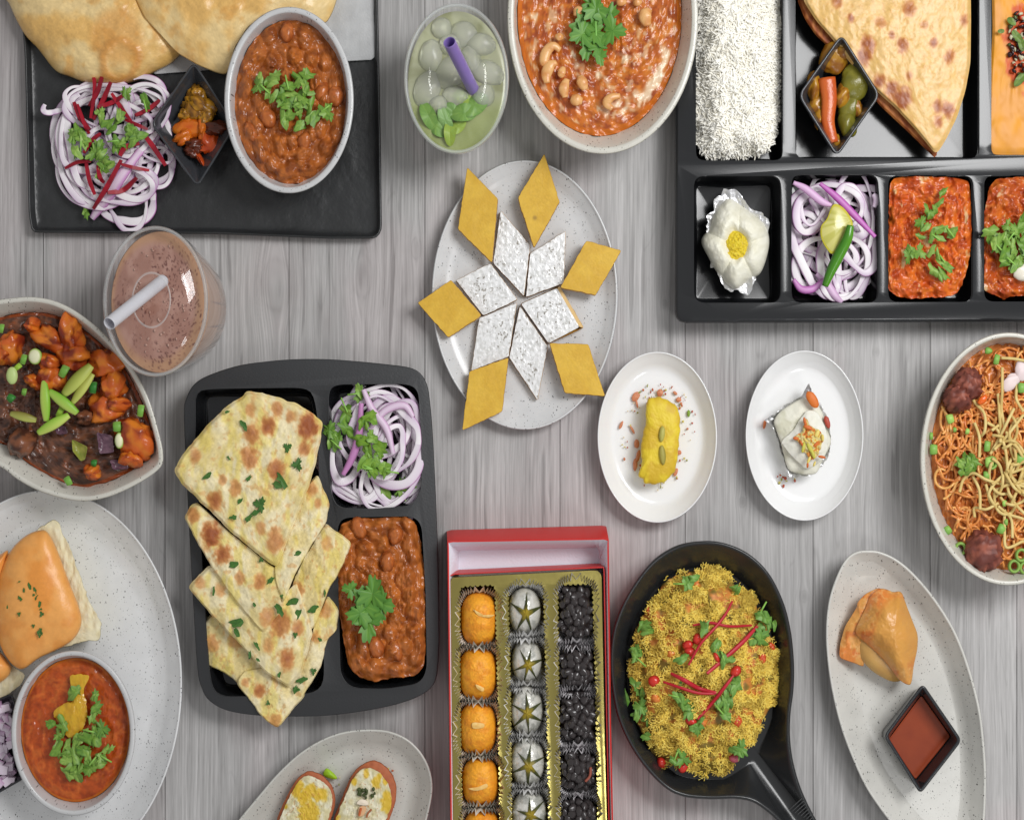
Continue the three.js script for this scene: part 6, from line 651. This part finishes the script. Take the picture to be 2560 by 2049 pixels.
  [[805, 560, 102, 160], [808, 868, 96, 122], [815, 1150, 102, 145], [815, 1440, 98, 112], [822, 1710, 102, 108]].forEach(([x, y, a, bb], i) => {
    liner(x + 4, y + 8, 48, bb * .4457 + 10, [236, 232, 234], i + 21);
    const l = thing('chocolate_sweet', `dark sweet coated in chocolate chips, in the gold tray, ${ord[i]}`, 'sweet', [...K.p(x, y), .03]), [cx, cy] = K.p(x, y), A2 = a * .4457, B2 = bb * .4457, top = (z, w) => .036 + .03 * Math.sqrt(Math.max(0, 1 - Math.min(1, Math.abs((z - cx) / A2) ** 2.5 + Math.abs((w - cy) / B2) ** 2.5)));
    put(l, 'core', heap(ell(cx, cy, A2 * .94, B2 * .92, 100, 2.5), (z, w) => top(z, w), [40, 32, 32], { nR: 24, bottom: .032, undercut: .85 }), m_choc);
    const R = rng(i * 13 + 5); scatter(38, ell(cx, cy, A2 * .93, B2 * .9, 60, 2.5), i + 51, 9.4).forEach(([z, w]) => { const m = new THREE.Mesh(cg, m_choc), p = W(z, w, top(z, w)); m.name = 'chocolate_chip'; m.position.set(p[0] - l.position.x, p[1] - l.position.y, p[2] - l.position.z); const n = new THREE.Vector3((z - cx) / A2 * .9 + (R() - .5) * 1.5, .8, (w - cy) / B2 * .9 + (R() - .5) * 1.5).normalize(); m.quaternion.setFromUnitVectors(new THREE.Vector3(0, 1, 0), n); m.scale.set(1.35 + .3 * R(), 1.2 + .4 * R(), 1.6 + .4 * R()); m.castShadow = m.receiveShadow = true; l.add(m); });
    if (i === 3) put(l, 'almond_sliver', tube(K([[890, 1430], [885, 1480], [860, 1510]]).map(([p, q]) => [p, q, .068]), { r: 3.4, n: 6, col: [150, 78, 60] }), m_food);
  });
}
// ================================================================ bottom left: oval plate of topped toast
{
  const ro = cw(smooth(N([[1430, 240], [1600, 260], [1760, 330], [1880, 440], [1960, 570], [2000, 700], [2008, 830], [1985, 980], [1930, 1180], [1800, 1420], [1560, 1700], [1200, 1900], [700, 2000], [250, 1900], [30, 1650], [-10, 1420], [50, 1240], [140, 1110], [330, 880], [520, 660], [740, 460], [980, 320], [1200, 255]]), 240)), t = thing('oval_plate', 'oval cream plate with two topped toasts at the bottom edge', 'plate', [...centre(ro), 0]);
  put(t, 'body', dish(ro, .03, 7, inset(ro, 44), .013, [210, 210, 204], { base: .6, belly: .9, floor: .0105, fk: .9 }), m_ceramic);
  const toast = (label, crust, top, blot, seed) => { const b = thing('topped_toast', label, 'bread', [...centre(crust), .012]), inb = (x, y) => { let c = mix([226, 220, 192], [206, 196, 152], ss(.35, .7, fbm(x / 12 + seed, y / 14, 4))); for (const [p, q, r] of blot) { const e = Math.hypot(x - p, (y - q) * .75) / r + .6 * (fbm(x / 8, y / 8, 3) - .5); c = mix(c, [214, 176, 42], .9 * ss(1.05, .6, e)); } return mix(c, [180, 110, 60], .6 * ss(.74, .8, fbm(x / 4 + seed, y / 5, 2))); };
    put(b, 'crust', heap(rough(crust, 2, .1), (x, y, r) => .026 + .004 * (1 - r ** 4), (x, y) => mix([188, 106, 62], [158, 82, 46], fbm(x / 10, y / 10, 3)), { nR: 30, bottom: .012, undercut: .95 }), m_bread);
    put(b, 'topping', heap(rough(top, 2.5, .12), (x, y, r) => .0312 + .002 * (1 - r ** 3) + .002 * (fbm(x / 8, y / 9, 3) - .5) + .0012 * fbm(x / 3, y / 3, 2), inb, { nR: 60, bottom: .028, undercut: .99 }), m_food); return b; };
  toast('left topped toast with yellow cream blotches beside a lime green leaf', smooth(N([[480, 1200], [540, 1020], [620, 850], [700, 720], [780, 655], [850, 643], [940, 680], [1020, 760], [1062, 850], [1068, 950], [1045, 1060], [980, 1250], [820, 1500], [560, 1500], [430, 1400]]), 160), smooth(N([[510, 1200], [570, 1020], [650, 850], [710, 750], [790, 690], [870, 700], [970, 760], [1030, 850], [1040, 940], [1020, 1050], [950, 1250], [800, 1470], [580, 1470], [470, 1380]]), 160), [...N([[720, 790], [790, 860], [840, 830], [900, 870], [950, 870], [760, 900], [690, 830]]).map(([x, y]) => [x, y, 15]), [...N.p(590, 980), 6], [...N.p(820, 1050), 30]], 3);
  const t2 = toast('right topped toast with a wide brown crust and green crumbs', smooth(N([[1030, 1200], [1080, 1030], [1150, 860], [1220, 700], [1290, 610], [1380, 550], [1460, 542], [1550, 590], [1620, 680], [1660, 800], [1650, 930], [1610, 1060], [1520, 1300], [1300, 1500], [1050, 1500], [980, 1400]]), 160), smooth(N([[1050, 1200], [1110, 1010], [1180, 850], [1240, 710], [1330, 625], [1410, 615], [1500, 660], [1570, 750], [1605, 850], [1610, 960], [1580, 1060], [1480, 1300], [1290, 1470], [1080, 1470], [1010, 1390]]), 160), [[...N.p(1370, 665), 10], [...N.p(1465, 745), 14], [...N.p(1495, 690), 7], [...N.p(1570, 960), 20], [...N.p(1560, 870), 11], [...N.p(1250, 740), 9], [...N.p(1550, 740), 8], [...N.p(1060, 1100), 16]], 8);
  const R = rng(19); for (let i = 0; i < 22; i++) put(t2, 'green_crumb', lump(...N.p(1375 + (R() - .5) * 170, 860 + (R() - .5) * 90), .036, 2.5 + R() * 3, 3 + R() * 3, .0016, { n: 1, amp: .4, seed: i, col: R() < .5 ? [96, 108, 36] : [60, 72, 26] }), m_food);
  put(t2, 'almond_flake', heap(smooth(N([[1275, 955], [1310, 915], [1370, 925], [1390, 965], [1340, 975]]), 50), (x, y, r) => .0385 - .001 * r, [236, 222, 200], { nR: 10, bottom: .034 }), m_food); put(t2, 'almond_flake', heap(smooth(N([[1290, 1080], [1300, 990], [1365, 985], [1350, 1060]]), 50), (x, y, r) => .0375, (x) => [222, 176, 130], { nR: 10, bottom: .034 }), m_food);
  put(t2, 'almond_flake', tube(N([[1300, 1070], [1310, 1030], [1320, 1000]]).map(([x, y]) => [x, y, .039]), { r: 2.6, n: 6, col: [198, 96, 46] }), m_food); put(t2, 'almond_flake', tube(N([[1370, 1090], [1385, 1050], [1420, 1010]]).map(([x, y]) => [x, y, .038]), { r: 2.4, n: 6, col: [170, 100, 60] }), m_food);
  single('lime_green_leaf', 'small lime green leaf scrap on the plate between the two toasts', 'herb', heap(smooth(N([[955, 660], [985, 615], [1040, 650], [1085, 700], [1075, 722], [1010, 712], [960, 690]]), 60), (x, y, r) => .0195 + .003 * (1 - r * r), (x, y) => mix([168, 204, 40], [140, 184, 30], n2(x / 6, y / 6)), { nR: 12, bottom: .014, undercut: .9 }), m_leaf);
  crumbs('tiny brown crumbs on the plate between the two toasts', N([[1125, 690], [1115, 755], [1590, 600], [1620, 620]]), .0135, 9, 1.2);
}

renderer.render(scene, camera);
